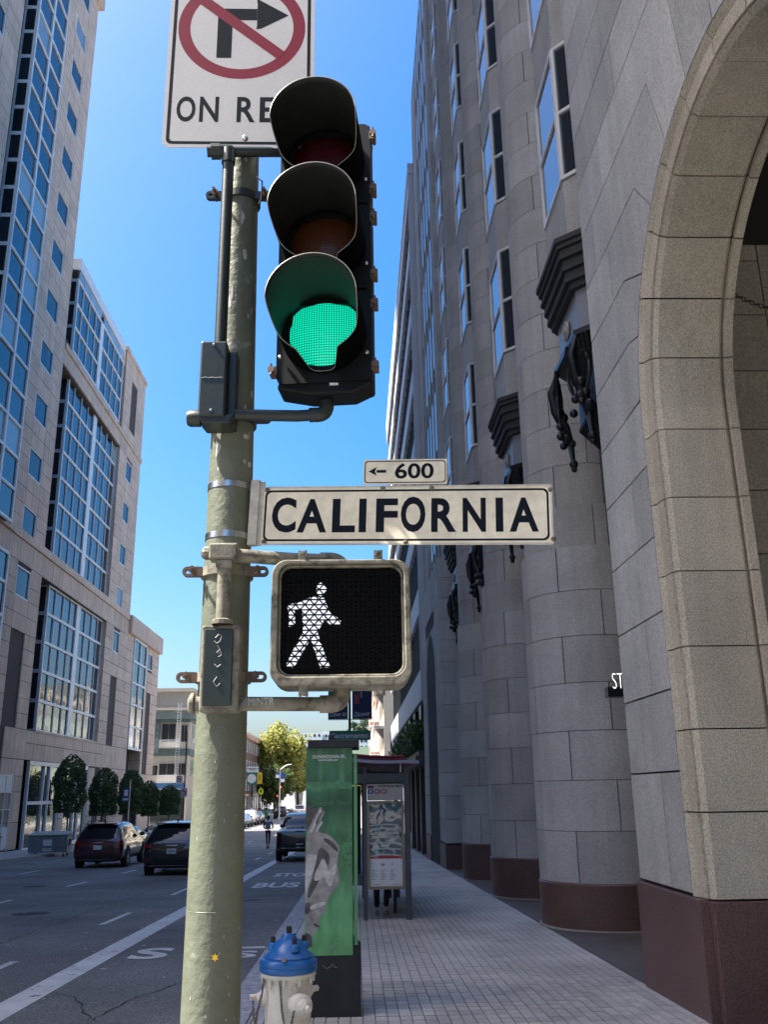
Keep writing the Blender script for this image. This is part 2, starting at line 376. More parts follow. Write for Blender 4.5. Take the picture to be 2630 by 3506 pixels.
# right pavement: slab with kerb, pavers laid over it
q = MB()
for y0, y1 in ((4.4, 20), (20, 45), (45, 70), (70, 76)):
    for a, b, mk in ((-1.15, 40, 0),):
        q.add([(a, y0, gz(y0)-.1), (b, y0, gz(y0)-.1), (b, y1, gz(y1)-.1), (a, y1, gz(y1)-.1), (a, y0, -.024*y0-.012), (b, y0, -.024*y0-.012), (b, y1, -.024*y1-.012), (a, y1, -.024*y1-.012)],
              [(4, 5, 6, 7), (0, 1, 5, 4), (3, 0, 4, 7), (2, 3, 7, 6)])
sidewalk = struct(q.build('sidewalk', 'grout'))
q = MB()
for k in range(46):
    y0 = 4.4+k*1.56; y1 = y0+1.55
    q.add([(-1.153, y0, gz(y0)-.05), (-.86, y0, gz(y0)-.05), (-.86, y1, gz(y1)-.05), (-1.153, y1, gz(y1)-.05), (-1.15, y0, -.024*y0), (-.86, y0, -.024*y0), (-.86, y1, -.024*y1), (-1.15, y1, -.024*y1)],
          [(4, 5, 6, 7), (0, 1, 5, 4), (3, 0, 4, 7), (1, 2, 6, 5), (2, 3, 7, 6)])
struct(q.build('kerb', 'kerb'))
PX, PY = .1, .165
pv = MB().add([(0, 0, -.012), (PX-.009, 0, -.012), (PX-.009, PY-.009, -.012-.024*PY), (0, PY-.009, -.012-.024*PY), (0, 0, 0), (PX-.009, 0, 0), (PX-.009, PY-.009, -.024*PY), (0, PY-.009, -.024*PY)],
              [(4, 5, 6, 7), (0, 1, 5, 4), (1, 2, 6, 5), (2, 3, 7, 6), (3, 0, 4, 7)]) or None
pvm = MB(); pvm.add([(0, 0, -.012), (PX-.009, 0, -.012), (PX-.009, PY-.009, -.016), (0, PY-.009, -.016), (0, 0, 0), (PX-.009, 0, 0), (PX-.009, PY-.009, -.024*PY), (0, PY-.009, -.024*PY)],
              [(4, 5, 6, 7), (0, 1, 5, 4), (1, 2, 6, 5), (2, 3, 7, 6), (3, 0, 4, 7)])
pm = pvm.mesh('paver', M['paver']); rest = MB(); cnt = 0
rows = int((38-5)/PY)
for j in range(rows):
    y = 5+j*PY
    for i in range(36):
        x = -.85+i*PX; vis = y > 7.9 and x > .05 and x < 2.6
        dz = random.uniform(-.0015, .0015)
        if vis and cnt < 300:
            o = bpy.data.objects.new('paver', pm); COL.objects.link(o); o.location = (x, y, -.024*y+dz); put(o, sidewalk); cnt += 1
        else: rest.add([(a+x, b+y, c-.024*y+dz) for a, b, c in pvm.v], pvm.f)
tag(rest.build('paver', 'paver', sidewalk), kind='stuff')
q = MB()
q.add([(-.86, 38, -.912+.0), (2.75, 38, -.912), (2.75, 69.9, -1.678), (-.86, 69.9, -1.678)], [(0, 1, 2, 3)]); q.xf(Matrix.Translation((0, 0, .002)))
struct(q.build('far_sidewalk', 'concrete'))
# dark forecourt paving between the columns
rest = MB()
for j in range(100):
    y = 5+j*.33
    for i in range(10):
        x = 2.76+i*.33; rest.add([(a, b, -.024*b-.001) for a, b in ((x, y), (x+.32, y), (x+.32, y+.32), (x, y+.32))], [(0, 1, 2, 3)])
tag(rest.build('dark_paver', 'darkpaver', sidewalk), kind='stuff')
# left pavement
q = MB()
for y0, y1 in ((-2, 20), (20, 45), (45, 70), (70, 93.5)):
    q.add([(-15.8, y0, gz(y0)-.1), (-40, y0, gz(y0)-.1), (-40, y1, gz(y1)-.1), (-15.8, y1, gz(y1)-.1), (-15.8, y0, gz(y0)+.14), (-40, y0, gz(y0)+.14), (-40, y1, gz(y1)+.14), (-15.8, y1, gz(y1)+.14)],
          [(7, 6, 5, 4), (0, 4, 5, 1), (3, 7, 4, 0), (2, 6, 7, 3)])
struct(q.build('far_side_sidewalk', 'concrete'))
for nm, xa, xb, y0, y1 in (('sidewalk_beyond', -15.8, -60, 108, 255), ('sidewalk_beyond', -1.15, 60, 92, 255), ('opposite_corner_sidewalk', -14, -90, -70, -24), ('opposite_corner_sidewalk', -1.15, 60, -70, -24)):
    q = MB(); q.box(min(xa, xb), max(xa, xb), y0, y1, gz(y0)-.4, gz((y0 if y0 > 0 else y1))+.14); struct(q.build(nm, 'concrete'))

# ================================================================ LEFT: stone office block
X0 = -20.0
def holes_split(y_cuts, z_cuts, holes, x0=X0, th=.09, gap=.018, skip=None):
    out = []
    for i in range(len(y_cuts)-1):
        for j in range(len(z_cuts)-1):
            a, b, c, d = y_cuts[i], y_cuts[i+1], z_cuts[j], z_cuts[j+1]
            cy, cz = (a+b)/2, (c+d)/2
            if any(h[0]-.01 < cy < h[1]+.01 and h[2]-.01 < cz < h[3]+.01 for h in holes): continue
            if skip and skip(cy, cz): continue
            out.append((x0-th, x0+random.uniform(-.004, .004), a+gap, b-gap, c+gap, d-gap))
    return out
lb = thing('stone_office_building', 'tall tan stone office block with gridded glass bays stepping down across the street', 'building', (-20, 46, -1.2))
# structural body behind the stone skin
q = MB()
q.box(-48, X0-1.05, 2.2, 46.0, -3, 128); q.box(-48, X0-1.05, 46.0, 57.0, -3, 61); q.box(-48, X0-1.05, 57.0, 80, -3, 39.0); q.box(-48, X0-1.05, 80, 93, -3, 16.4)  # unseen near end and upper height sized to shade the street
q.box(X0-1.06, X0-.1, 2.2, 44.2, -3, 128); q.box(X0-1.06, X0-.1, 51.2, 57.0, -3, 61)
q.box(X0-1.06, X0-.1, 72.7, 80, -3, 38.9); q.box(X0-1.06, X0-.1, 57.0, 72.7, 15.05, 16.95); q.box(X0-1.06, X0-.1, 57.0, 72.7, 30.0, 32.1)
q.box(X0-1.06, X0-.1, 57.0, 72.7, 3.9, 5.45); q.box(X0-1.06, X0-.1, 80, 82.1, -3, 16.4); q.box(X0-1.06, X0-.1, 87.4, 93, -3, 16.4); q.box(X0-1.06, X0-.1, 82.1, 87.4, 15.4, 16.4)
q.box(X0-1.06, X0-.1, 44.2, 51.2, -3, 16.9)
q.build('wall_core', 'tanjoint', lb)
zc = [5.5+.935*i for i in range(0, 60)]
def zcut(z0, z1):
    # courses follow the window sills: two courses per window, two between
    out = []; k0 = -3
    for k in range(-3, 14):
        b = 13.0+3.76*k
        out += [b, b+.9, b+1.8, b+2.78]
    return [z0]+[z for z in out if z0+.35 < z < z1-.35]+[z1]
win = []
for k in range(0, 13): win.append((52.8, 55.1, 13.0+3.76*k, 14.8+3.76*k))
tall = [(52.8, 55.1, 1.9, 11.15)]
P = []
P += holes_split([51.2, 52.8, 53.95, 55.1, 57.0], zcut(16.95, 61.0), win)
P += holes_split([51.2, 52.8, 53.95, 55.1, 57.0], zcut(5.5, 15.05), win+tall)
P += holes_split([44.2, 46.3, 48.2, 51.2], zcut(2.8, 15.05), [(0, 50.9, 5.6, 15.3)])
P += holes_split([38.5, 39.8, 42.1, 44.2], zcut(17, 61.0), [(39.8, 42.1, 13.0+3.76*k, 14.8+3.76*k) for k in range(13)])
P += holes_split([38.5, 41, 44.2], zcut(-1.2, 17), [])
w2 = [(75.1, 77.1, 13.0+3.76*k, 14.8+3.76*k) for k in range(0, 5)]
t2 = [(75.1, 77.1, 3.8, 11.1)]
t3 = [(74.9, 77.2, 33.3, 36.6)]
P += holes_split([72.7, 75.1, 77.1, 80], zcut(16.95, 30.1), w2)
P += holes_split([72.7, 75.1, 77.1, 80], zcut(31.4, 39.1), [(75.1, 77.1, 32.3, 37.3)])
P += holes_split([72.7, 75.1, 77.1, 80], zcut(5.5, 15.05), w2+t2)
P += holes_split([80, 82.1], zcut(5.5, 15.3), [])
P += holes_split([87.4, 88.2, 90.1, 93], zcut(-1.6, 15.3), [(88.1, 90.2, 13.2, 14.8), (88.1, 90.2, 3.8, 11.1)])
# ground storey piers and bands
P += holes_split([53.5, 55.2, 57.1], [-1.3, .2, 1.9, 2.8, 3.75, 5.5], [])
P += holes_split([70.9, 72.6], [-1.7, .2, 2.1, 3.7], []); P += holes_split([79.5, 82.1], [-1.8, 0, 1.9, 3.75, 5.5], [])
P += holes_split([74.2, 75.1, 77.1, 79.5], [-1.8, 0, 1.9, 3.75, 5.5], [(75, 77.2, -3, 3.8)])
P += holes_split([57.0, 58.5, 60.6, 62.6, 64.6, 66.7, 68.8, 70.8, 72.6, 74.2], [3.75, 4.75, 5.5], [])
P += holes_split([64.5, 65.6], [-1.5, .2, 1.9, 3.75], [])
# horizontal string bands
for (za, zb) in ((15.05, 16.4),): P += holes_split([51.2, 53, 55.1, 57, 59, 61, 63, 64.9, 67, 69, 71, 72.8, 75, 77.2, 80], [za, zb], [])
P += holes_split([44.2, 47.5, 51.2], [15.05, 16.4], [])
P += holes_split([57, 58.8, 60.6, 62.6, 64.6, 66.6, 68.6, 70.6, 72.7, 75, 77.2, 80], [30.1, 31.2], [])
pieces('stone_panel', lb, 'tan', P, 300)
for b_ in ((X0-.3, X0+.16, 44.0, 51.4, 16.42, 16.95), (X0-.3, X0+.10, 51.42, 79.88, 16.42, 16.93), (X0-.3, X0+.12, 57.0, 80.1, 31.22, 31.62), (X0-.3, X0+.12, 72.5, 80.15, 39.1, 39.5), (X0-1.2, X0+.30, 79.9, 93.2, 15.32, 16.9), (X0-1.5, X0+.35, 56.2, 57.4, 61.0, 62.1), (X0-.2, X0+.05, 58.4, 72.7, 5.46, 5.6)):
    MB().box(*b_).build('cornice', 'tan', lb, bevel=.02)
# side faces (returns) of the recesses, in stone courses
q = MB()
for a, (z0, z1) in ((72.7, (5.5, 15.05)), (72.7, (16.95, 30.1)), (72.7, (31.62, 39.1)), (51.2, (17, 61)), (87.4, (3.8, 15.3))):
    z = z0
    while z < z1-.1: q.box(X0-1.05, X0-.1, a-.06, a, z+.015, min(z+.94, z1)-.015); z += .94
tag(q.build('return_stone', 'tan', lb), kind='stuff')
PANE = {'glass': [], 'blind': []}
def addpane(x, y0, y1, z0, z1, blindp=.0):
    PANE['blind' if random.random() < blindp else 'glass'].append((x-.03, x+random.uniform(-.004, .004), y0, y1, z0, z1))
def small_window(h, x=X0, frame='alu', rec=.10, parent=lb, blindp=.12):
    y0, y1, z0, z1 = h; q = MB(); t = .09
    q.box(x-rec-.05, x-.015, y0, y0+t, z0, z1); q.box(x-rec-.05, x-.015, y1-t, y1, z0, z1); q.box(x-rec-.05, x-.012, y0+t, y1-t, z0, z0+t); q.box(x-rec-.05, x-.012, y0+t, y1-t, z1-t, z1)
    f = q.build('window', frame, parent)
    piece('pane', f, 'blind' if random.random() < blindp else 'glass', (x-rec-.04, x-rec, y0+t, y1-t, z0+t, z1-t))
for h in win: small_window(h, blindp=.35 if h[2] > 40 else .05)
for h in w2[:5]: small_window(h)
for k in range(2, 9): small_window((39.8, 42.1, 13.0+3.76*k, 14.8+3.76*k))
small_window((88.15, 90.15, 13.2, 14.8))
for (a, b, z0, z1) in ((53.2, 55.1, 1.9, 11.15), (75.4, 77.1, 3.8, 11.1), (75.4, 77.1, 32.3, 37.3), (88.3, 90.1, 3.8, 11.1)):
    q = MB(); q.box(X0-1.0, X0-.62, a-.4, a-.3, z0, z1)
    z = z0
    while z < z1: q.box(X0-1.0, X0-.6, a-.3, b, z, min(z+.14, z1)); z += 1.88
    f = q.build('window', 'alu', lb); piece('pane', f, 'glass', (X0-.95, X0-.8, a-.3, b, z0, z1))
# glazed bays
def bay(x, y0, y1, zlist, cols, midgaps, ret_to, blindp=0.1, tw=.085, label=None):
    """x plane, y list of pane boundaries, return glazing on the near side back to ret_to"""
    b = MB()
    for z in zlist: b.box(x-.12, x+.02, y0-.06, y1+.06, z-.09, z+.09)
    for c in cols: b.box(x-.10, x+.012, c-.035, c+.035, zlist[0], zlist[-1])
    for (a, c) in midgaps: b.box(x-.16, x+.035, a, c, zlist[0]-.1, zlist[-1]+.1)
    b.box(x-.16, x+.03, y0-.1, y0+.06, zlist[0]-.09, zlist[-1]+.09); b.box(x-.16, x+.03, y1-.06, y1+.1, zlist[0]-.09, zlist[-1]+.09)
    for z in zlist: b.box(ret_to, x-.12, y0-.09, y0-.03, z-.12, z+.12)
    b.box(ret_to, ret_to+.12, y0-.1, y0-.02, zlist[0], zlist[-1])
    fr = b.build('glazed_bay', 'alu', lb)
    core = MB().box(ret_to-.3, x-.14, y0+.0, y1, zlist[0], zlist[-1]); core.build('bay_core', 'dark', fr)
    ys_ = sorted([y0]+list(cols)+[v for g in midgaps for v in g]+[y1])
    bx = {'glass': [], 'blind': []}
    for j in range(len(zlist)-1):
        for i in range(len(ys_)-1):
            if any(abs(ys_[i]-g[0]) < .01 for g in midgaps): continue
            k = 'blind' if random.random() < blindp else 'glass'
            bx[k].append((x-.11, x-.07+random.uniform(-.01, .01), ys_[i]+.02, ys_[i+1]-.02, zlist[j]+.05, zlist[j+1]-.05))
        bx['glass'].append((ret_to+.05, x-.15, y0-.05, y0-.035, zlist[j]+.12, zlist[j+1]-.12))
    for k in bx:
        if bx[k]: pieces('pane', fr, k, bx[k], 300)
    return fr
z = [48.5+12.5*0-1.88*i for i in range(17)][::-1]; z = [48.5-1.88*i for i in range(17, 0, -1)]+[48.5+1.88*i for i in range(0, 7)]
z = [q_ for q_ in z if q_ > 16.3]
bay(-19.46, 45.15, 49.7, z, [], [(47.3, 47.55)], -20.35, .22)
bay(-19.9, 45.4, 51.0, [3.9, 5.75, 7.6, 9.5, 11.4, 13.3, 15.0], [], [(48.2, 48.5)], -20.3, .05)
cA = [60.95, 62.65, 64.3]; cB = [68.05, 69.7, 71.35]
bay(-20.3, 59.5, 72.62, [17.05+1.876*i for i in range(8)], cA+cB, [(65.7, 66.6)], -21.0, .02)
bay(-20.3, 59.5, 72.62, [5.62+1.88*i for i in range(6)], cA+cB, [(65.7, 66.6)], -21.0, .0)
fr = bay(-20.1, 58.9, 72.0, [32.05+1.87*i for i in range(4)], [60.2, 61.9, 63.6, 67.4, 69.0, 70.6], [(64.9, 65.7)], -20.8, .02)
q = MB(); q.box(-20.95, -20.04, 58.8, 72.2, 38.55, 39.45)
q.build('parapet_panel', 'alu', fr)
pieces('pane', fr, 'blind', [(-20.2, -20.12, a+.03, b-.03, 37.8, 38.5) for a, b in ((58.9, 60.2), (60.2, 61.9), (61.9, 63.6), (63.6, 64.9), (65.7, 67.4), (67.4, 69), (69, 70.6), (70.6, 72))])
bay(-19.95, 82.3, 87.2, [5.6, 7.5, 9.4, 11.3, 13.2, 15.2], [], [(84.65, 84.85)], -21.0, .25)
# storefront glazing at street level
q = MB()
for (a, b) in ((58.3, 64.5), (65.6, 71.0)):
    q.box(-20.25, -20.05, a, b, 3.5, 3.75); q.box(-20.25, -20.05, a, b, 1.15, 1.35); q.box(-20.25, -20.05, a, b, -1.6, -1.35)
    for c in (a+.08, (a+b)/2-.2, (a+b)/2+.9, b-.08): q.box(-20.24, -20.04, c-.07, c+.07, -1.5, 3.6)
q.box(-20.3, -20.1, 75.1, 77.1, 3.5, 3.8); q.box(-20.3, -20.1, 76.0, 76.15, -1.6, 3.6)
sf = q.build('storefront', 'alu', lb)
pieces('pane', sf, 'clear', [(-20.22, -20.16, a, b, z0, z1) for (a, b) in ((58.4, 61.1), (61.2, 62.3), (62.4, 64.4), (65.7, 68.0), (68.2, 69.2), (69.3, 70.9), (75.1, 77.1)) for (z0, z1) in ((-1.35, 1.15), (1.35, 3.5))])
MB().box(-21.05, -20.4, 57.1, 79.5, -1.6, 3.9).build('storefront_interior', 'dark', lb)
q = MB(); q.box(-19.98, -19.93, 52.2, 55.3, 2.75, 1.9); q.box(-19.98, -19.93, 52.2, 55.3, -1.2, .0)
for c in (52.2, 53.3, 54.3, 55.3): q.box(-19.97, -19.9, c, c+.07, -1.3, 2.8)
q.box(-19.97, -19.9, 52.2, 55.3, 1.85, 1.95); q.box(-19.97, -19.9, 52.2, 55.3, 2.75, 2.85); q.box(-19.97, -19.9, 52.2, 55.3, .9, .96)
q.build('doorway_frame', 'alu', lb)
# buildings out of frame that shade the street and show in the glass
def plain_tower(name, label, x0, x1, y0, y1, h, mk, fl=3.8, wx=3.0, cat='building'):
    t = thing(name, label, cat, ((x0+x1)/2, (y0+y1)/2, -1)); q = MB(); q.box(x0, x1, y0, y1, -2, h); q.build('wall', mk, t)
    b = MB(); z = 4.5
    while z < h-3:
        b.box(x0-.05, x1+.05, y0-.05, y1+.05, z, z+fl*.5); z += fl
    b.build('window_band', 'glass', t)
    g = MB(); x = x0
    while x < x1: g.box(x, x+.7, y0-.3, y1+.3, 0, h-.5); x += wx
    y = y0
    while y < y1: g.box(x0-.3, x1+.3, y, y+.7, 0, h-.5); y += wx
    g.build('pier', mk, t); return t
plain_tower('shade_tower', 'unseen dark granite tower added to shade the walls on the right', -125, -78, 4, 41, 235, 'redgranite')  # added out of view to keep the right-hand facades in shade
plain_tower('corner_building', 'pale stone building on the opposite corner behind the camera', -60, -20, -62, -27, 52, 'tan')
plain_tower('bank_building', 'grey granite building behind the camera on the near side', 2.8, 40, -62, -26, 60, 'granite')

# ================================================================ RIGHT: granite building with arch, columns and bays
XR = 2.75
rb = thing('columned_stone_building', 'grey granite building on the right with tall arch, half round columns and bay windows', 'building', (XR, 10, 0))
CY, CZ, RO, RG = 5.69, 4.93, 2.24, 2.01
q = MB()
q.box(XR+.03, 3.54, 7.93, 9.34, -.6, 7.6)                      # far jamb core
q.box(XR+.03, 3.54, -1.0, 3.45, -.6, 7.6)                      # near jamb core
q.box(XR+.03, 9, -1.0, 9.34, 7.6, 38)
# spandrel core round the arch
n = 16
for i in range(n):
    a0, a1 = PI*i/n, PI*(i+1)/n; r_ = RO-.01
    p0 = (CY+r_*math.cos(a0), CZ+r_*math.sin(a0)); p1 = (CY+r_*math.cos(a1), CZ+r_*math.sin(a1))
    q.pyz([p0, (p0[0], 7.6), (p1[0], 7.6), p1], XR+.03, 3.54)
q.box(3.55, 12, 8.98, 9.34, -.6, 7.6); q.box(3.9, 12, -1, 9.0, 7.5, 7.6)
q.box(4.1, 12, 9.34, 38, -1.5, 38)
q.build('wall_core', 'joint', rb)
def rc(c): return (CY+RO*math.cos(R(c)), CZ+RO*math.sin(R(c)))
def wblock(pts, mk='granite', name='wall_stone', x0=XR, th=.035, d=.0085):
    p = inset(pts, d); return MB().pyz(p, x0+random.uniform(-.001, .001), x0+th+.02).build(name, mk, rb)
YE, YV = 9.36, 8.43
zl = [.72, 1.69, 2.38, 3.07, 3.76, 4.45, 5.11]
for k in range(6):
    a, b = zl[k], zl[k+1]
    if k % 2 == 0: wblock([(YE, a), (YE, b), (YV, b), (YV, a)]); wblock([(YV, a), (YV, b), (7.93, b), (7.93, a)])
    else: wblock([(YE, a), (YE, b), (7.93, b), (7.93, a)])
J = [(5.11, None, 5), (5.80, (8.07, 5.80), 21), (6.48, (8.02, 6.48), 36), (7.17, (7.46, 7.17), 52), (7.87, (6.85, 7.87), 67), (8.56, (6.2, 8.56), 82), (8.56, (5.45, 8.56), 97), (8.56, (4.7, 8.56), 113), (8.56, (3.2, 8.56), 150), (5.11, (2.0, 5.11), 178)]
for k in range(9):
    z0, k0, c0 = J[k]; z1, k1, c1 = J[k+1]
    arcp = [rc(c0+(c1-c0)*i/5) for i in range(6)]
    if k < 5:
        left = [YE, 8.43 if k % 2 == 0 else 9.0][0]
        sp = 8.43 if k % 2 == 0 else (8.9 if k < 4 else 7.9)
        sp = max(sp, (k1[0] if k1 else 0)+.25)
        wblock([(YE, z0), (YE, z1), (sp, z1), (sp, z0)])
        pts = [(sp, z0), (sp, z1)] + ([k1] if k1 else []) + arcp[::-1] + ([k0] if k0 else [])
        wblock(pts)
    else:
        wblock([k0, k1]+arcp[::-1] if z1 > 6 else [k0, k1]+arcp[::-1])
z = 8.56; k = 0
while z < 21:
    c = [YE, 8.43, 6.9, 5.2, 3.4, 1.5] if k % 2 else [YE, 7.7, 6.0, 4.3, 2.5]
    if z > 10: c = c[:1]+c[2:] if False else c
    for i in range(len(c)-1): wblock([(c[i], z), (c[i], z+.69), (c[i+1], z+.69), (c[i+1], z)])
    z += .69; k += 1
MB().box(XR, XR+.03, -1, YE, z, 38).build('upper_wall', 'granite', rb)
# arch ring and reveal stones: profile (radius, x)
def arc_solid(prof, a0, a1, n, zoff=None):
    """a0,a1 degrees on the arch; for the straight jamb pass zoff=(z0,z1)"""
    q = MB(); k = len(prof); vs = []
    if zoff: st = [(0, zoff[0]), (0, zoff[1])]
    else: st = [(R(a0+(a1-a0)*i/n), None) for i in range(n+1)]
    for (a, zz) in st:
        for (r, x) in prof:
            vs.append((x, CY+r, zz) if zz is not None else (x, CY+r*math.cos(a), CZ+r*math.sin(a)))
    fs = [tuple(range(k)), tuple(range((len(st)-1)*k, len(st)*k))[::-1]]
    for s_ in range(len(st)-1):
        for i in range(k): fs.append((s_*k+i, (s_+1)*k+i, (s_+1)*k+(i+1) % k, s_*k+(i+1) % k))
    q.add(vs, fs); return q
ringA = [(RO-.012, XR-.0), (RO-.03, XR+.012), (RO-.085, XR+.05), (RO-.09, XR+.035), (RG+.012, XR+.045), (RG+.012, XR+.3), (RO-.012, XR+.3)]
ringB = [(RG-.004, XR+.062), (RG-.012, XR+.062), (RG-.045, XR+.105), (RG-.045, XR+.68), (RG-.02, XR+.71), (RG-.004, XR+.71)]
ringC = [(RG-.004, XR+.725), (RG-.075, XR+.725), (RG-.075, XR+.80), (RG-.004, XR+.80)]
jz = [.70, 1.36, 2.02, 2.71, 3.37, 4.05, 4.71, CZ]
for prof, nm, mk in ((ringA, 'arch_stone', 'bouncegranite'), (ringB, 'reveal_stone', 'bouncegranite'), (ringC, 'inner_stone', 'bouncegranite')):
    for i in range(6): arc_solid(prof, 0, 0, 1, (jz[i]+.006, jz[i+1]-.006)).build(nm, mk, rb)
    ag = .2
    arc_solid(prof, 0, 0, 1, (jz[6]+.006, CZ+.0)).build(nm, mk, rb)
    aa = [0, 14, 30, 46, 62, 78, 94, 110, 126, 142, 158, 180]
    for i in range(11):
        arc_solid(prof, aa[i]+(ag if i else .0), aa[i+1]-ag, 5).build(nm, mk, rb)
    pm_ = [(-r, x) for r, x in prof]
    for i in range(7): arc_solid(pm_[::-1], 0, 0, 1, (jz[i]+.006, jz[i+1]-.006)).build(nm, mk, rb)
for b_ in ((XR-.03, XR+.30, CY+RG+.02, YE+.03, -.8, .70), (XR+.05, 3.45, CY+RG-.075, CY+RG+.01, -.8, .69), (3.46, 3.56, CY+RG-.10, CY+RG-.0, -.8, .68), (XR-.03, XR+.30, .5, CY-RG-.02, -.8, .70), (XR+.0, 3.75, CY-RG, CY-RG+.1, -.8, .69)):
    MB().box(*b_).build('red_granite_base', 'redgranite', rb, bevel=.008)
# loggia inside the arch
B_ = []
k = 0; z = -.3
while z < 7.4:
    xs = [3.98, 4.35, 5.5, 6.6, 7.9, 9.4] if k % 2 else [3.98, 5.0, 6.2, 7.2, 8.5, 9.6]
    xs = [3.58, 4.62, 6.0, 7.2, 8.5] 
    for i in range(len(xs)-1):
        zo = .35 if i % 2 else 0
        B_.append((xs[i]+.008, xs[i+1]-.008, 8.9, 8.99, z+zo+.008, z+zo+.69-.008))
    z += .69; k += 1
pieces('loggia_stone', rb, 'bouncegranite', B_, 60)
q = MB(); q.box(11.5, 11.6, -1, 9, -1, 7.5); q.build('loggia_back_wall', 'bouncegranite', rb)
q = MB(); q.box(3.9, 11.5, -1, 8.9, -.35, -.28); struct(q.build('loggia_floor', 'concrete'))
# hanging chain across the arch
ch = thing('hanging_chain', 'dark iron chain swagged inside the stone arch at the right edge', 'chain', (3.5, 7.0, 6.0))
pa, pb = Vector((3.56, 7.55, 6.10)), Vector((3.75, 6.0, 5.15))
NL = 26
for i in range(NL):
    t = (i+.5)/NL; p = pa.lerp(pb, t); p.z -= .18*math.sin(PI*t)
    d = (pb-pa).normalized(); q = MB(); path = [(.034*math.cos(a), .0, .019*math.sin(a)) for a in [2*PI*j/10 for j in range(10)]]
    q.tube(path, .0055, 6, closed=True)
    rot = d.to_track_quat('X', 'Z').to_matrix().to_4x4() @ Matrix.Rotation(R(90*(i % 2)+20), 4, 'X')
    q.xf(Matrix.Translation(p) @ rot); q.build('chain_link', 'iron', ch)
# neon letter sign in the gap
ns = thing('lit_letter_sign', 'small glowing white letters S T on a dark bracket in the gap beside the column', 'sign', (2.95, 10.3, 2.7))
M['neon'] = mat('white_neon', (.9, .9, .9), .4, emit=(1, 1, 1), estr=.8)
MB().box(2.86, 3.5, 10.32, 10.46, 2.55, 2.66).build('bracket', 'iron', ns)
text('ST', ns, 'neon', (2.915, 10.3, 2.64), (1, 0, 0), (0, 0, 1), .17, .125, bold=-.028)
# half-round columns
cols = [(3.75, 14.42), (3.75, 19.62), (3.75, 24.82)]
def colblock(a0, a1, r0=.93, r1=1.0, h=.688, n=8):
    q = MB(); vs = []
    for i in range(n+1):
        a = R(a0+(a1-a0)*i/n)
        for r, zz in ((r0, 0), (r1, 0), (r1, h), (r0, h)): vs.append((r*math.cos(a), r*math.sin(a), zz))
    fs = [(0, 1, 2, 3)[::-1], tuple(n*4+j for j in range(4))]
    for i in range(n):
        for j in range(4): fs.append((i*4+j, i*4+(j+1) % 4, (i+1)*4+(j+1) % 4, (i+1)*4+j))
    return q.add(vs, fs) or q
cb1 = colblock(0, 74).mesh('column_block', M['granite'], True); cb1.set_sharp_from_angle(angle=R(30))
for ci, (cx_, cy_) in enumerate(cols):
    q = MB().lathe([(.965, -1), (.965, 5.1), (.90, 5.2), (.90, 5.85), (.835, 5.9), (.835, 36.5), (0.01, 36.5)], (cx_, cy_, 0), 32); c = q.build('column', 'joint', rb, smooth=True)
    rest = MB()
    for k in range(52):
        zb = .285+.6975*k; ks = 1.0 if zb < 5.1 else (.935 if zb < 5.8 else .87)
        off = [158, 158+37][k % 2]
        for j in range(3):
            a = off+(j-0)*75 - (75 if k % 2 else 0)
            if a+74 < 150 or a > 318: continue
            if zb < 20:
                o = bpy.data.objects.new('stone_block', cb1); COL.objects.link(o); o.location = (cx_, cy_, zb+.005); o.rotation_euler = (0, 0, R(a)); o.scale = (ks, ks, 1); put(o, c)
            else:
                b_ = colblock(0, 74, n=5); b_.xf(Matrix.Translation((cx_, cy_, zb+.005)) @ Matrix.Rotation(R(a), 4, 'Z') @ Matrix.Diagonal((ks, ks, 1, 1))); rest.add(b_.v, b_.f)
    tag(rest.build('stone_block', 'granite', c, smooth=True), kind='stuff')
    q = MB().lathe([(1.02, -1.2), (1.02, .265), (1.0, .285), (.9, .287)], (cx_, cy_, 0), 40); q.build('red_granite_base', 'redgranite', c, smooth=True)
    q = MB().lathe([(1.045, -.012), (1.045, .012), (1.0, .014)], (cx_, cy_, -.024*(cy_-.9)), 40); q.build('base_joint', 'concrete', c, smooth=True)
# dark recess between the columns
q = MB(); q.box(3.95, 4.0, 9.34, 29.6, -1.5, 7.8); q.build('dark_glazing', 'glassb', rb)
for (ya, yb) in ((9.34, 13.5), (15.35, 18.7), (20.55, 23.9), (25.75, 29.5)):
    q = MB(); q.box(3.7, 3.98, ya, yb, 8.0, 38); q.build('recess_wall', 'granite', rb)
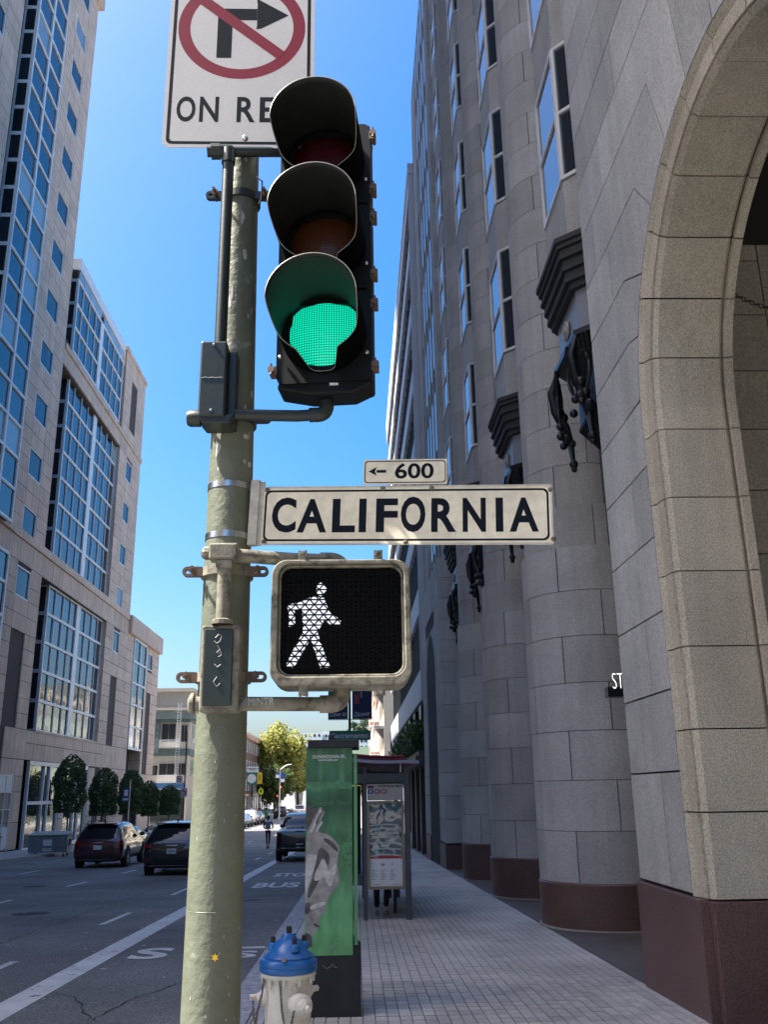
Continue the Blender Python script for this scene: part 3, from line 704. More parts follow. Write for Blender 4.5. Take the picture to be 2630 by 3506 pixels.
# bays
bays = [11.62, 17.0, 22.2, 27.35]
FX, FH, SX, SH = 3.03, .60, 3.80, 1.42
def facets(c, off=0.0):
    return [((SX, c-SH), (FX-off, c-FH)), ((FX-off, c-FH), (FX-off, c+FH)), ((FX-off, c+FH), (SX, c+SH))]
def oct_slab(q, c, z0, z1, ex):
    f = ex*.5; pts = [(SX+.3, c-SH-ex*.6), (SX, c-SH-ex*.6), (FX-ex, c-FH-f*.8), (FX-ex, c+FH+f*.8), (SX, c+SH+ex*.6), (SX+.3, c+SH+ex*.6)]
    q.pxy(pts, z0, z1)
def on_facet(p0, p1, s, t): return (p0[0]+(p1[0]-p0[0])*s, p0[1]+(p1[1]-p0[1])*s)
for bi, c in enumerate(bays):
    core = MB(); oct_slab(core, c, 8.95, 38, -.05); bo = core.build('bay_window', 'joint', rb)
    for k in range(0, 8):
        zb = 9.98+3.5*k; zt = zb+2.35
        # spandrel stones below the window
        for fi, (p0, p1) in enumerate(facets(c)):
            z0 = 8.95 if k == 0 else zb-1.15+.02; z1 = zb-.03
            nn = Vector((p1[1]-p0[1], -(p1[0]-p0[0]))).normalized(); nn = -nn if nn.x > 0 else nn
            a = Vector(p0); b = Vector(p1); d_ = (b-a).normalized()
            a2 = a+d_*.008; b2 = b-d_*.008
            q = MB(); q.pxy([tuple(a2-nn*.04), tuple(a2+nn*.0), tuple(b2+nn*.0), tuple(b2-nn*.04)], z0+.008, z1); q.build('spandrel_stone', 'granite', bo)
        fr = MB()
        for fi, (p0, p1) in enumerate(facets(c)):
            a = Vector(p0); b = Vector(p1); d_ = (b-a).normalized(); nn = Vector((d_.y, -d_.x)); nn = -nn if nn.x > 0 else nn
            def bar(s0, s1, z0, z1, o0=-.04, o1=.028):
                P0 = a+d_*s0; P1 = a+d_*s1; fr.pxy([tuple(P0+nn*o0), tuple(P0+nn*o1), tuple(P1+nn*o1), tuple(P1+nn*o0)], z0, z1)
            Lf = (b-a).length
            bar(0, .05, zb, zt); bar(Lf-.05, Lf, zb, zt)
            for zz in (zb-.0, zb+1.12, zt-.055): bar(.052, Lf-.052, zz, zz+.055, -.04, .026)
        frame = fr.build('window_frame', 'alu', bo)
        for fi, (p0, p1) in enumerate(facets(c)):
            a = Vector(p0); b = Vector(p1); d_ = (b-a).normalized(); nn = Vector((d_.y, -d_.x)); nn = -nn if nn.x > 0 else nn; Lf = (b-a).length
            if k > 5 : continue
            for z0, z1 in ((zb+.05, zb+1.12), (zb+1.175, zt-.05)):
                P0 = a+d_*.05; P1 = a+d_*(Lf-.05); q = MB(); q.pxy([tuple(P0-nn*.03), tuple(P0-nn*.005), tuple(P1-nn*.005), tuple(P1-nn*.03)], z0, z1); q.build('pane', 'glassb', frame)
    # stepped cornice and lantern-like oriel foot with ironwork
    q = MB()
    for z0, z1, ex in ((8.86, 8.95, .21), (8.78, 8.86, .18), (8.68, 8.78, .14), (8.62, 8.68, .16), (8.52, 8.62, .11), (8.45, 8.52, .12), (8.36, 8.45, .075), (8.28, 8.36, .085), (8.18, 8.28, .03)): oct_slab(q, c, z0, z1, ex)
    cn = q.build('stepped_cornice', 'cornicegrey', bo, bevel=.01)
    q = MB(); oct_slab(q, c, 7.55, 8.18, -.06); fp = q.build('oriel_panel', 'panelgrey', bo)
    for (p0, p1) in facets(c):
        a = Vector(p0); b = Vector(p1); mid = (a+b)/2; d_ = (b-a).normalized(); nn = Vector((d_.y, -d_.x)); nn = -nn if nn.x > 0 else nn
        q = MB().lathe([(.001, .05), (.05, .05), (.06, .02), (.10, .03), (.13, .035), (.15, .0)], (0, 0, 0), 14, axis='y')
        rt = Matrix.Rotation(math.atan2(nn.y, nn.x)-PI/2, 4, 'Z'); q.xf(Matrix.Translation((mid.x-nn.x*.01+nn.x*(-.03), mid.y-nn.y*.03, 7.87)) @ rt); q.build('rosette', 'concrete', fp)
    q = MB(); oct_slab(q, c, 7.47, 7.55, .03); q.build('iron_rail', 'iron', bo)
    # iron scroll brackets: at facet corners
    for (bx, by, dx, dy) in ((FX, c-FH, -1, -.35), (FX, c+FH, -1, .35), (SX-.1, c-SH+.12, -.5, -1)):
        q = MB()
        dv = Vector((dx, dy, 0)).normalized(); base = Vector((bx, by, 7.47))+dv*.0
        q.tube([tuple(base), tuple(base+Vector((0, 0, -.3))+dv*.10), tuple(base+Vector((0, 0, -.6))+dv*.06), tuple(base+Vector((0, 0, -.88))-dv*.06), tuple(base+Vector((0, 0, -1.15))-dv*.12)], [.035, .06, .075, .08, .05], 8)
        for sgn in (-1, 1):
            sv = Vector((-dv.y, dv.x, 0))*sgn
            sc = [base+Vector((0, 0, -.25-.33*(1-math.cos(t)) ))+sv*(.30*math.sin(t)*(1-.25*t/PI)) for t in [PI*1.5*i/14 for i in range(15)]]
            q.tube([tuple(p) for p in sc], [.03-.0012*i for i in range(15)], 6)
            for t in (.3, .75, 1.15):
                q.ball(tuple(base+sv*(.17*t)+Vector((0, 0, -.55-.45*t))), .06)
            for u_ in range(3): q.tube([tuple(base+sv*(.05+.09*u_)+Vector((0, 0, -.05))), tuple(base+sv*(.10+.10*u_)+Vector((0, 0, -.30))), tuple(base+sv*(.03+.06*u_)+Vector((0, 0, -.62-.1*u_)))], [.02, .035, .018], 6)
        for i in range(7): q.ball(tuple(base+Vector((0, 0, -.62-.085*i))+dv*(.03-.022*i)+Vector((random.uniform(-.05, .05), random.uniform(-.05, .05), 0))), .06+.02*(i % 2))
        q.tube([tuple(base+Vector((0, 0, -1.15))-dv*.12), tuple(base+Vector((0, 0, -1.48))-dv*.14)], [.05, .03], 7)
        q.ball(tuple(base+Vector((0, 0, -1.52))-dv*.14), .045); q.ball(tuple(base+Vector((0, 0, -1.44))-dv*.14), .065)
        q.build('iron_bracket', 'iron', bo, smooth=True)
    q = MB(); oct_slab(q, c, 6.55, 7.46, -.26); q.build('oriel_foot', 'iron', bo)
    q = MB(); oct_slab(q, c, 6.50, 6.55, -.24); q.build('oriel_soffit', 'dark', bo)
# far pavilion with its own arch
q = MB()
YA, YB = 29.5, 37.5
q.box(XR+.03, 8, YA+.03, YB, -1.5, 9.0); q.box(XR+.28, 8, YA+.03, 38.4, 9.0, 36); q.build('pavilion_core', 'joint', rb)
B2 = []
k = 0; z = 0.03
while z < 35.5:
    xo = XR if z < 9 else XR+.25
    f = [xo, xo+.9, xo+2.0] if k % 2 else [xo, xo+1.4, xo+2.4]
    for i in range(len(f)-1): B2.append((f[i]+.007, f[i+1]-.007, YA, YA+.05, z+.007, z+.69))
    if z < 9:
        c_ = [YA, 30.6, 31.4] if k % 2 else [YA, 31.4]
        zz = z-5.2
        if z > 7.1: c_ = [YA, 31.0, 32.7, 34.3, 35.9, YB]
        for i in range(len(c_)-1): B2.append((xo, xo+.05, c_[i]+.008, c_[i+1]-.008, z+.007, z+.69))
        if z <= 7.1: B2.append((xo, xo+.05, 35.4, YB-.01, z+.007, z+.69))
    else:
        for (a, b) in ((YA+.06, 30.6), (31.35, 31.75), (32.5, 32.9), (33.65, 34.05), (34.8, 35.2), (35.95, 38.35)): B2.append((xo-(.0 if a > 36 or a < 30 else -.0), xo+.06, a, b, z+.004, z+.69))
    z += .6975; k += 1
pieces('pavilion_stone', rb, 'granite', B2, 300, 'pavilion_stone')
q = MB()
for i in range(16):
    a0, a1 = PI*i/16, PI*(i+1)/16; rr = 2.0
    q.pyz([(33.4+rr*math.cos(a0), 5.1+rr*math.sin(a0)), (33.4+rr*math.cos(a0), 7.15), (33.4+rr*math.cos(a1), 7.15), (33.4+rr*math.cos(a1), 5.1+rr*math.sin(a1))], XR+.0, XR+.06)
q.build('arch_spandrel', 'granite', rb)
MB().box(XR+.02, XR+.025, 31.4, 35.4, -.7, 7.1).build('arch_void', 'dark', rb)
for b_ in ((XR-.02, XR+.1, YA-.02, 31.4, -1.5, -.02), (XR-.02, XR+.1, 35.4, YB, -1.5, .0), (XR+.1, 5, YA-.03, YA+.04, -1.5, -.02)): MB().box(*b_).build('red_granite_base', 'redgranite', rb)
q = MB()
for k in range(8):
    for a in (30.65, 31.8, 32.95, 34.1, 35.25): q.box(XR+.27, XR+.3, a, a+.66, 10.2+3.3*k, 12.5+3.3*k)
q.build('window_band', 'glassb', rb)

# ---- glass office building beyond
gb = thing('glass_office_building', 'blue glass building with white horizontal bands beyond the stone building on the right', 'building', (XR, 55, -1.3))
q = MB(); q.box(XR+.25, 30, 38.5, 72.6, 6.3, 31.0); q.build('glass_wall', 'glassc', gb)
q = MB(); q.box(XR+3.0, 30, 38.5, 72.6, -3, 6.2); q.build('recessed_core', 'dark', gb)
wb = MB()
q = MB(); q.box(XR, XR+.5, 38.6, 72.7, 5.25, 6.55); q.box(XR-.01, 30, 38.45, 38.6, 5.2, 31.4); q.build('fascia_beam', 'whiteband', gb, bevel=.02)
for k in range(7):
    z = 6.55+3.55*k
    MB().box(XR+.02, XR+.4, 38.62, 72.68, z+2.45, z+3.55).build('spandrel_band', 'whiteband', gb)
MB().box(XR-.02, 30, 38.4, 72.8, 31.3, 31.9).build('roof_edge', 'whiteband', gb)
MB().box(XR+.26, 30, 72.62, 72.8, -2, 31.3).build('end_wall', 'whiteband', gb)
q = MB()
y = 39.5
while y < 72.5: q.box(XR+.16, XR+.26, y-.03, y+.03, 6.5, 31.3); y += 1.15
q.build('mullion', 'darkalu', gb)
q = MB()  # lower glazing with deep dark brackets
q.box(XR+.5, XR+.56, 38.6, 72.6, -1.4, 5.2); q.build('lower_glass', 'glassc', gb)
for k in range(8):
    y = 40.5+4.2*k; q = MB(); q.pxz([(XR+.12, 5.25), (XR+.95, 5.25), (XR+.6, 3.6), (XR+.35, 3.6)], y, y+1.0); q.pyz([(y-.35, 5.25), (y+1.35, 5.25), (y+.75, 3.9), (y+.25, 3.9)], XR+.1, XR+.5); q.build('tapered_bracket', 'darkalu', gb)
q = MB(); y = 39
while y < 72: q.box(XR+.42, XR+.5, y-.03, y+.03, -1.3, 5.2); y += 1.0
q.build('lower_mullion', 'darkalu', gb)
q = MB()
for a in (38.7, 41.9, 45.2, 49): q.box(XR+.1, XR+.5, a, a+.35, -1.7, 3.0)
q.box(XR-.3, XR+.4, 38.6, 52, 2.6, 3.0); q.box(XR+.3, XR+.5, 38.6, 60, -1.7, -.6)
q.build('shopfront_frame', 'darkalu', gb)
# planted balcony over the shopfront
pl = thing('planter_hedge', 'dark green shrubs on the ledge above the shopfront on the right', 'hedge', (XR, 45, 3.0))
def leaves(q, pts_fn, n, size, flat=.0):
    for i in range(n):
        p = pts_fn(); 
        a = Vector((random.gauss(0, 1), random.gauss(0, 1), random.gauss(0, 1))).normalized(); b = a.cross(Vector((random.gauss(0, 1), random.gauss(0, 1), random.gauss(0, 1)))).normalized()
        s = size*random.uniform(.6, 1.3); p = Vector(p)
        q.add([tuple(p-a*s), tuple(p+b*s*.55), tuple(p+a*s), tuple(p-b*s*.55)], [(0, 1, 2, 3)])
q = MB(); leaves(q, lambda: (XR+random.gauss(0, .22), random.uniform(39, 62), 3.25+random.random()*(.9+.4*math.sin(random.random()*9))), 9000, .10)
q.build('foliage', 'leafdark', pl); MB().box(XR-.15, XR+.35, 38.8, 62, 3.01, 3.2).build('planter', 'darkalu', pl)
bl = thing('bollard', 'thin dark bollard on the pavement beyond the bus shelter', 'bollard', (2.25, 42, -1.01)); MB().lathe([(.045, 0), (.045, .85), (.03, .9), (.001, .9)], (2.25, 42, -1.01), 12).build('post', 'iron', bl)

# ---- ornate sunlit row beyond the cross street, right side
M['pinkwall'] = mat('pink_stucco', (.50, .36, .30), .85, var=.04, vscale=1)
M['beige'] = mat('beige_stucco', (.50, .45, .37), .85, var=.04, vscale=1, streak=.1)
M['palegreen'] = mat('pale_green_paint', (.32, .38, .31), .8, var=.1)
def row_house(name, label, x, y0, y1, h, mk, side, fl=3.4, bayw=2.0, dep=14, group=None, cornice='beige', z0=-1.9, trim='white', wn='clear'):
    t = thing(name, label, 'building', (x, (y0+y1)/2, z0), group=group); s = 1 if side == 'R' else -1
    a, b = (x, x+s*dep); q = MB(); q.box(min(a, b), max(a, b), y0, y1, z0-1, h); q.build('wall', mk, t)
    nn = max(1, int((y1-y0)/bayw)); z = z0+4.2
    while z+fl*.6 < h-.4:
        for i in range(nn):
            yc = y0+(y1-y0)*(i+.5)/nn; q = MB(); e = .06
            for (u0, u1, w0, w1) in ((-.55, .55, -.08, 0), (-.55, .55, 1.75, 1.87), (-.55, -.47, 0, 1.75), (.47, .55, 0, 1.75)):
                q.box(min(x-s*e, x+s*.02), max(x-s*e, x+s*.02), yc+u0, yc+u1, z+w0, z+w1)
            f = q.build('window', trim, t); xx = sorted((x-s*.012, x+s*.02)); piece('pane', f, wn, (xx[0], xx[1], yc-.47, yc+.47, z, z+1.75))
        z += fl
    q = MB(); q.box(min(x-s*.5, x), max(x-s*.5, x), y0-.4, y1+.1, h-.35, h+.15); q.box(min(x-s*.3, x), max(x-s*.3, x), y0-.2, y1, h-.7, h-.35)
    q.box(min(x-s*.15, x), max(x-s*.15, x), y0-.1, y1, z0+3.2, z0+3.6); q.build('cornice', cornice, t)
    # near end wall windows
    z = z0+4.2
    while z+fl*.6 < h-.4:
        for i in range(3):
            xc = x+s*(1.6+3.2*i); q = MB(); q.box(xc-.6, xc+.6, y0-.05, y0+.01, z-.1, z+1.9); f = q.build('window', trim, t)
            piece('pane', f, wn, (xc-.48, xc+.48, y0-.06, y0-.051, z, z+1.75))
        z += fl
    q = MB()
    for i in range(nn): yc = y0+(y1-y0)*(i+.5)/nn; q.box(min(x-s*.03, x+s*.02), max(x-s*.03, x+s*.02), yc-.8, yc+.8, z0+.3, z0+3.0)
    q.build('shopfront', 'clear', t); return t
h1 = row_house('corner_apartments', 'ornate cream corner building with balcony brackets catching the sun', XR, 91, 106, 14.5, 'beige', 'R', trim='beige')
for k in range(3):
    z = 4.2+3.4*k; q = MB(); q.box(XR-1.0, XR, 91.2, 94.6, z, z+.25); q.pxz([(XR-.8, z), (XR, z), (XR, z-1.1)], 92.2, 93.4); q.build('balcony', 'concrete', h1)
    q = MB(); q.box(XR-.95, XR-.9, 91.2, 94.6, z+1.0, z+1.06)
    for i in range(12): q.box(XR-.95, XR-.91, 91.3+i*.28, 91.34+i*.28, z+.25, z+1.0)
    q.build('railing', 'white', h1)
q = MB(); q.box(XR+.6, XR+2.2, 90.92, 90.97, 5.6, 7.2); q.build('painted_patch', 'navy', h1); text('R', h1, 'white', (XR+.8, 90.9, 5.75), (1, 0, 0), (0, 0, 1), 1.2, bold=.05)
h2 = row_house('pink_building', 'pink stucco building with iron fire escape beyond the corner building', XR, 106.4, 126, 13.0, 'pinkwall', 'R', cornice='pinkwall')
row_house('green_building', 'pale green building far down the right side of the street', XR, 126.4, 150, 15.5, 'palegreen', 'R')
row_house('far_cream_building', 'farthest cream building on the right side of the street', XR, 150.4, 200, 19.0, 'beige', 'R')
for t_, ys_, xx in ((h2, 108, XR), (h2, 117, XR)):
    q = MB()
    for k in range(3):
        z = 2.6+3.4*k; q.box(xx-1.1, xx, ys_, ys_+4.5, z, z+.06); q.box(xx-1.1, xx-1.05, ys_, ys_+4.5, z+.95, z+1.0)
        for i in range(16): q.box(xx-1.1, xx-1.07, ys_+i*.3, ys_+i*.3+.03, z, z+.95)
        q.tube([(xx-.8, ys_+.5, z), (xx-.8, ys_+3.5, z+3.4)], .04, 5); q.tube([(xx-.4, ys_+.5, z), (xx-.4, ys_+3.5, z+3.4)], .04, 5)
    q.build('fire_escape', 'pinkwall', t_)
# ---- left side beyond the cross street
pk = thing('pale_hotel_building', 'pale plaster building with green trim, sign board and white fire escape past the stone block', 'building', (-20, 112, -1.8))
MB().box(-44, -20, 112, 168, -3, 13.6).build('wall', 'beige', pk)
M['sagetrim'] = mat('grey_green_trim', (.10, .145, .14), .7, var=.1)
q = MB(); q.box(-44.2, -19.6, 111.6, 168, 13.6, 14.0); q.box(-44.1, -19.7, 111.7, 168, 11.4, 11.7); q.build('cornice', 'beige', pk)
q = MB(); q.box(-44.3, -19.5, 111.5, 168, 10.35, 11.0); q.box(-44.1, -19.85, 111.8, 168, 10.0, 10.35); q.box(-44.1, -19.8, 111.85, 168, 6.1, 6.9); q.build('green_trim', 'sagetrim', pk)
q = MB(); q.box(-24.0, -23.4, 111.65, 111.85, 6.4, 9.9); sg_ = q.build('sign_board', 'sagetrim', pk)
for i, ch_ in enumerate('PARK'): text(ch_, sg_, 'greyprint', (-23.7, 111.63, 9.2-.75*i), (1, 0, 0), (0, 0, 1), .45, align='C')
for (xa, xb, za, zb) in ((-23.2, -21.6, 7.7, 9.8), (-23.3, -21.5, 3.9, 5.2), (-20.9, -20.2, 7.7, 9.6), (-24.3, -23.5, 3.9, 5.0), (-26.5, -24.8, 7.7, 9.8), (-27, -25.4, 3.9, 5.2), (-21.2, -20.3, 3.9, 5.2)):
    q = MB(); q.box(xa-.1, xb+.1, 111.9, 112.02, za-.1, zb+.1); f = q.build('window', 'beige', pk); piece('pane', f, 'clear', (xa, (xa+xb)/2-.03, 111.86, 111.895, za, zb)); piece('pane', f, 'clear', ((xa+xb)/2+.03, xb, 111.86, 111.895, za, zb))
for k, y in enumerate([114+3.4*i for i in range(16)]):
    for za, zb in ((7.7, 9.8), (3.9, 5.6)):
        q = MB(); q.box(-20.02, -19.92, y-.1, y+1.7, za-.1, zb+.1); f = q.build('window', 'beige', pk); piece('pane', f, 'clear', (-19.919, -19.90, y, y+1.6, za, zb))
q = MB()
for z in (3.0, 7.0):
    q.box(-23.3, -21.0, 110.9, 111.8, z, z+.06); q.box(-23.3, -21.0, 110.9, 110.94, z+.85, z+.9)
    for i in range(24): q.box(-23.3+i*.1, -23.27+i*.1, 110.9, 110.93, z, z+.85)
for x in (-21.35, -20.95): q.box(x, x+.05, 111.2, 111.25, 3.0, 12.2)
z = 3.2
while z < 12.2: q.box(-21.35, -20.9, 111.2, 111.24, z, z+.04); z += .3
q.build('fire_escape', 'white', pk)
q = MB(); q.box(-40, -20.2, 111.9, 112.02, 2.4, 3.0); q.build('sign_band', 'signblue', pk)
MB().box(-40, -20.3, 111.93, 112.01, -1.6, 2.2).build('shopfront', 'clear', pk)
row_house('small_brick_building', 'small shaded brick building left of the big trees', -20, 170, 222, 12.2, 'redgranite', 'L', bayw=4, cornice='pinkwall', wn='clear')
q = MB()
# hill with apartment slabs
hill = MB()
nx, ny = 40, 14
for j in range(ny+1):
    for i in range(nx+1):
        x = -260+13*i; y = 330+45*j; hgt = -3+34*(1-math.exp(-max(0, y-330)/110.))+4*math.sin(x*.02+1)
        hill.v.append((x, y, hgt-6 if j == 0 else hgt-2))
for j in range(ny):
    for i in range(nx): a = j*(nx+1)+i; hill.f.append((a, a+1, a+nx+2, a+nx+1)); hill.mi.append(0)
struct(hill.build('hill', 'leafhill'))
def slab_block(label, x0, x1, y, z0, z1, mk='white', grp='apartment blocks on the far hill'):
    t = thing('apartment_block', label, 'building', ((x0+x1)/2, y, z0)); MB().box(x0, x1, y, y+12, z0-8, z1).build('wall', mk, t)
    z = z0
    while z < z1-1.5:
        x = x0+1
        while x < x1-1.2: piece('window', t, 'clear', (x, x+1.2, y-.05, y+.02, z+.7, z+2.0)); x += 2.4
        z += 3.0
    return t
slab_block('long low white apartment block on the far hill above the trees', -31, -18, 500, 24, 32.6)
slab_block('taller white apartment block on the far hill behind the street sign', -17.8, 7, 505, 24, 33.6)
slab_block('grey apartment block at the left of the far hill', -60, -34, 520, 22, 30, 'concrete')
slab_block('cream apartment block at the right of the far hill', 14, 34, 520, 24, 36, 'beige')
# pedestrian bridge
pb_ = thing('pedestrian_bridge', 'concrete pedestrian bridge on tapered pier crossing the far end of the street', 'bridge', (-10, 230, -1.8))
MB().box(-16.5, 14, 229, 234, 2.6, 4.2).build('deck', 'concrete', pb_)
MB().box(-16.5, 14, 228.8, 229, 4.2, 5.0).build('parapet', 'concrete', pb_)
for x in (-14.0, -2.5, 6): MB().pxz([(x-.7, -2), (x+.7, -2), (x+1.1, 2.6), (x-1.1, 2.6)], 230.5, 232).build('pier', 'concrete', pb_)

# ---- trees
def tree(name, label, x, y, zb, h, rx, ry, mk, n, leaf, trunk=.15, crown0=.25, group=None, lobes=14, cat='tree', seed=1, columnar=False):
    rnd = random.Random(seed); t = thing(name, label, cat, (x, y, zb), group=group)
    q = MB(); top = zb+h*.75; hb = zb+h*crown0
    q.tube([(x, y, zb-.1), (x+.02*h*.3, y, (zb+hb)/2), (x, y, hb), (x+rnd.uniform(-.03, .03)*h, y, top)], [trunk, trunk*.85, trunk*.75, trunk*.2], 9)
    L = []
    zc_ = (hb+zb+h)/2; rz = (zb+h-hb)/2
    for i in range(lobes):
        a = rnd.uniform(0, 2*PI); ph = math.acos(rnd.uniform(-1, 1)); f = rnd.uniform(.45, .82)
        c = Vector((x+rx*f*math.cos(a)*math.sin(ph), y+ry*f*math.sin(a)*math.sin(ph), zc_+rz*f*math.cos(ph))); L.append((c, rnd.uniform(.25, .42)))
        if not columnar: q.tube([(x, y, hb+(c.z-hb)*.15), tuple((Vector((x, y, hb+(c.z-hb)*.4))+c)/2), tuple(c)], [trunk*.4, trunk*.25, trunk*.08], 6)
    q.build('trunk', 'bark', t, smooth=True)
    q = MB()
    def pt():
        if columnar:
            while True:
                u, v, w_ = rnd.uniform(-1, 1), rnd.uniform(-1, 1), rnd.uniform(-1, 1)
                sh = (1-max(0, w_-.15)**2*1.25) if w_ > .15 else (1-.18*abs(w_)**3)
                sh = max(sh, 0)**.8; a = math.atan2(v, u); wob = 1+.10*math.sin(3*a+5*w_+seed)+.08*math.sin(9*w_+2*a+seed*2)+.05*math.sin(17*w_+7*a)
                r_ = math.hypot(u, v)
                if r_ < sh*wob and r_ > sh*wob*rnd.uniform(.35, 1.0)**.5*.9: return (x+u*rx, y+v*ry, zc_+w_*rz)
        c, s_ = rnd.choice(L); d = Vector((rnd.gauss(0, 1), rnd.gauss(0, 1), rnd.gauss(0, 1))).normalized()*(rnd.random()**.4)
        d = d*(1+.25*math.sin(7*d.x+3*d.z)); return (c.x+d.x*rx*s_*1.15, c.y+d.y*ry*s_*1.15, c.z+d.z*rz*s_*1.1)
    leaves(q, pt, n, leaf); q.build('crown', mk, t); return t
def gzs(y): return gz(y)+.14
for i, (x, y, tz, rr, lab) in enumerate(((-16.8, 56, 4.0, .92, 'clipped column shaped tree, tallest and nearest, behind the dumpster'), (-16.8, 63.5, 3.43, .91, 'clipped column shaped tree second from the left above the maroon SUV'),
      (-16.8, 71, 3.5, .88, 'clipped column shaped tree behind the blue parking sign'), (-16.8, 77.5, 2.79, .76, 'clipped column shaped tree fourth along the far pavement'), (-16.8, 86, 2.53, .90, 'last and smallest clipped tree, nearest the cross street'))):
    tree('clipped_tree', lab, x, y, gzs(y), tz-gzs(y), rr, rr, 'leafdark', 6500, .075, .07, .385, 'clipped street trees along the far pavement', columnar=True, seed=i+3)
tree('park_tree', 'big yellow green sunlit tree filling the far end of the street', -16.5, 196, -1.8, 17.6, 6.2, 6, 'leafyel', 26000, .34, .5, .22, lobes=26, seed=5)
tree('park_tree', 'darker green tree beside and right of the big yellow one', -12.6, 204, -1.8, 14.3, 4.6, 5, 'leafyel', 17000, .33, .4, .22, lobes=20, seed=9)
tree('park_tree', 'low dark green tree beneath the big yellow one', -15.5, 180, -1.8, 8.6, 4.2, 4, 'leafgreen', 14000, .30, .3, .2, lobes=18, seed=13)
tree('hill_tree', 'feathery tree on the far hill left of the cream block', 4, 470, 26, 12, 5, 5, 'leafhill', 1800, .5, .3, .3, lobes=12, seed=21)
tree('hill_tree', 'feathery tree on the far hill right behind the banners', -1.5, 480, 26, 11, 4.4, 5, 'leafhill', 1400, .5, .3, .3, lobes=9, seed=22)
tree('small_street_tree', 'small yellow green tree on the right pavement by the pink building', .2, 118, -1.7, 8.0, 1.6, 2, 'leafyel', 3000, .16, .12, .35, lobes=10, seed=31)

# ================================================================ VEHICLES
def loft(st, n=7):
    """stations (y, zbot, zmid, zbelt, zroof, w, wbelt, wroof); ring of half profile mirrored"""
    q = MB(); rings = []
    for (y, zb, zm, zbe, zr, w_, wb_, wr_) in st:
        half = [(0, zb), (w_*.80, zb), (w_*.97, zb+.10), (w_, zm), (w_*.985, (zm+zbe)/2+.03), (wb_, zbe), ((wb_+wr_)/2+.01, (zbe+zr)/2), (wr_, zr-.07), (wr_*.82, zr-.012), (0, zr)]
        full = half + [(-a, b) for a, b in half[1:-1][::-1]]
        rings.append([(a, y, b) for a, b in full])
    k = len(rings[0]); q.v = [p for r in rings for p in r]
    for i in range(len(rings)-1):
        for j in range(k): q.f.append((i*k+j, i*k+(j+1) % k, (i+1)*k+(j+1) % k, (i+1)*k+j)); q.mi.append(0)
    q.f.append(tuple(range(k))[::-1]); q.f.append(tuple((len(rings)-1)*k+j for j in range(k))); q.mi += [0, 0]
    return q
def subsurf_mesh(q, name, mk, lv=2):
    me = q.mesh('tmp', M[mk]); o = bpy.data.objects.new('tmp', me); COL.objects.link(o)
    md = o.modifiers.new('s', 'SUBSURF'); md.levels = lv; md.render_levels = lv
    dg = bpy.context.evaluated_depsgraph_get(); dg.update()
    m2 = bpy.data.meshes.new_from_object(o.evaluated_get(dg)); bpy.data.objects.remove(o); m2.name = name
    m2.polygons.foreach_set('use_smooth', [True]*len(m2.polygons)); return m2
def project_panel(bvh, corners, mapf, direction, nu=8, nv=6, off=.006):
    """corners: 4 (a,b) pairs bilinear -> mapf(a,b) ray origin"""
    q = MB(); pts = []; d = Vector(direction)
    for j in range(nv+1):
        for i in range(nu+1):
            u, v = i/nu, j/nv
            a = (1-v)*((1-u)*corners[0][0]+u*corners[1][0])+v*((1-u)*corners[3][0]+u*corners[2][0])
            b = (1-v)*((1-u)*corners[0][1]+u*corners[1][1])+v*((1-u)*corners[3][1]+u*corners[2][1])
            o = Vector(mapf(a, b)); h = bvh.ray_cast(o, d)
            pts.append((h[0]-d*off) if h[0] is not None else None)
    for j in range(nv):
        for i in range(nu):
            ids = [j*(nu+1)+i, j*(nu+1)+i+1, (j+1)*(nu+1)+i+1, (j+1)*(nu+1)+i]
            if all(pts[k] is not None for k in ids): q.add([tuple(pts[k]) for k in ids], [(0, 1, 2, 3)])
    return q
def wheel(parent, x, y, r, side, z=None):
    q = MB(); s = side; w_ = .23
    q.lathe([(r*.62, -w_/2), (r*.93, -w_/2), (r, -w_/2+.03), (r, w_/2-.03), (r*.93, w_/2), (r*.62, w_/2)], (x, y, r), 24, axis='x'); t = q.build('tyre', 'tyre', parent, smooth=True, local=True)
    q = MB(); xo = x+s*(w_/2-.01)
    q.lathe([(r*.64, 0), (r*.60, s*.005), (r*.58, -s*.05)], (xo, y, r), 24, axis='x')
    for k in range(5):
        a = 2*PI*k/5; q2 = MB().box(-.02, .012, -.035, .035, .04, r*.62); q2.xf(Matrix.Translation((xo-s*.01, y, r)) @ Matrix.Rotation(a, 4, 'X')); q.add(q2.v, q2.f)
    q.lathe([(.001, s*.012), (.06, s*.012), (.07, 0)], (xo, y, r), 12, axis='x')
    q.build('rim', 'rim', t, smooth=False, local=True)
    q = MB().lathe([(.01, 0), (r*.60, 0)], (x-s*.02, y, r), 20, axis='x'); q.build('brake_disc', 'cladding', t, local=True)
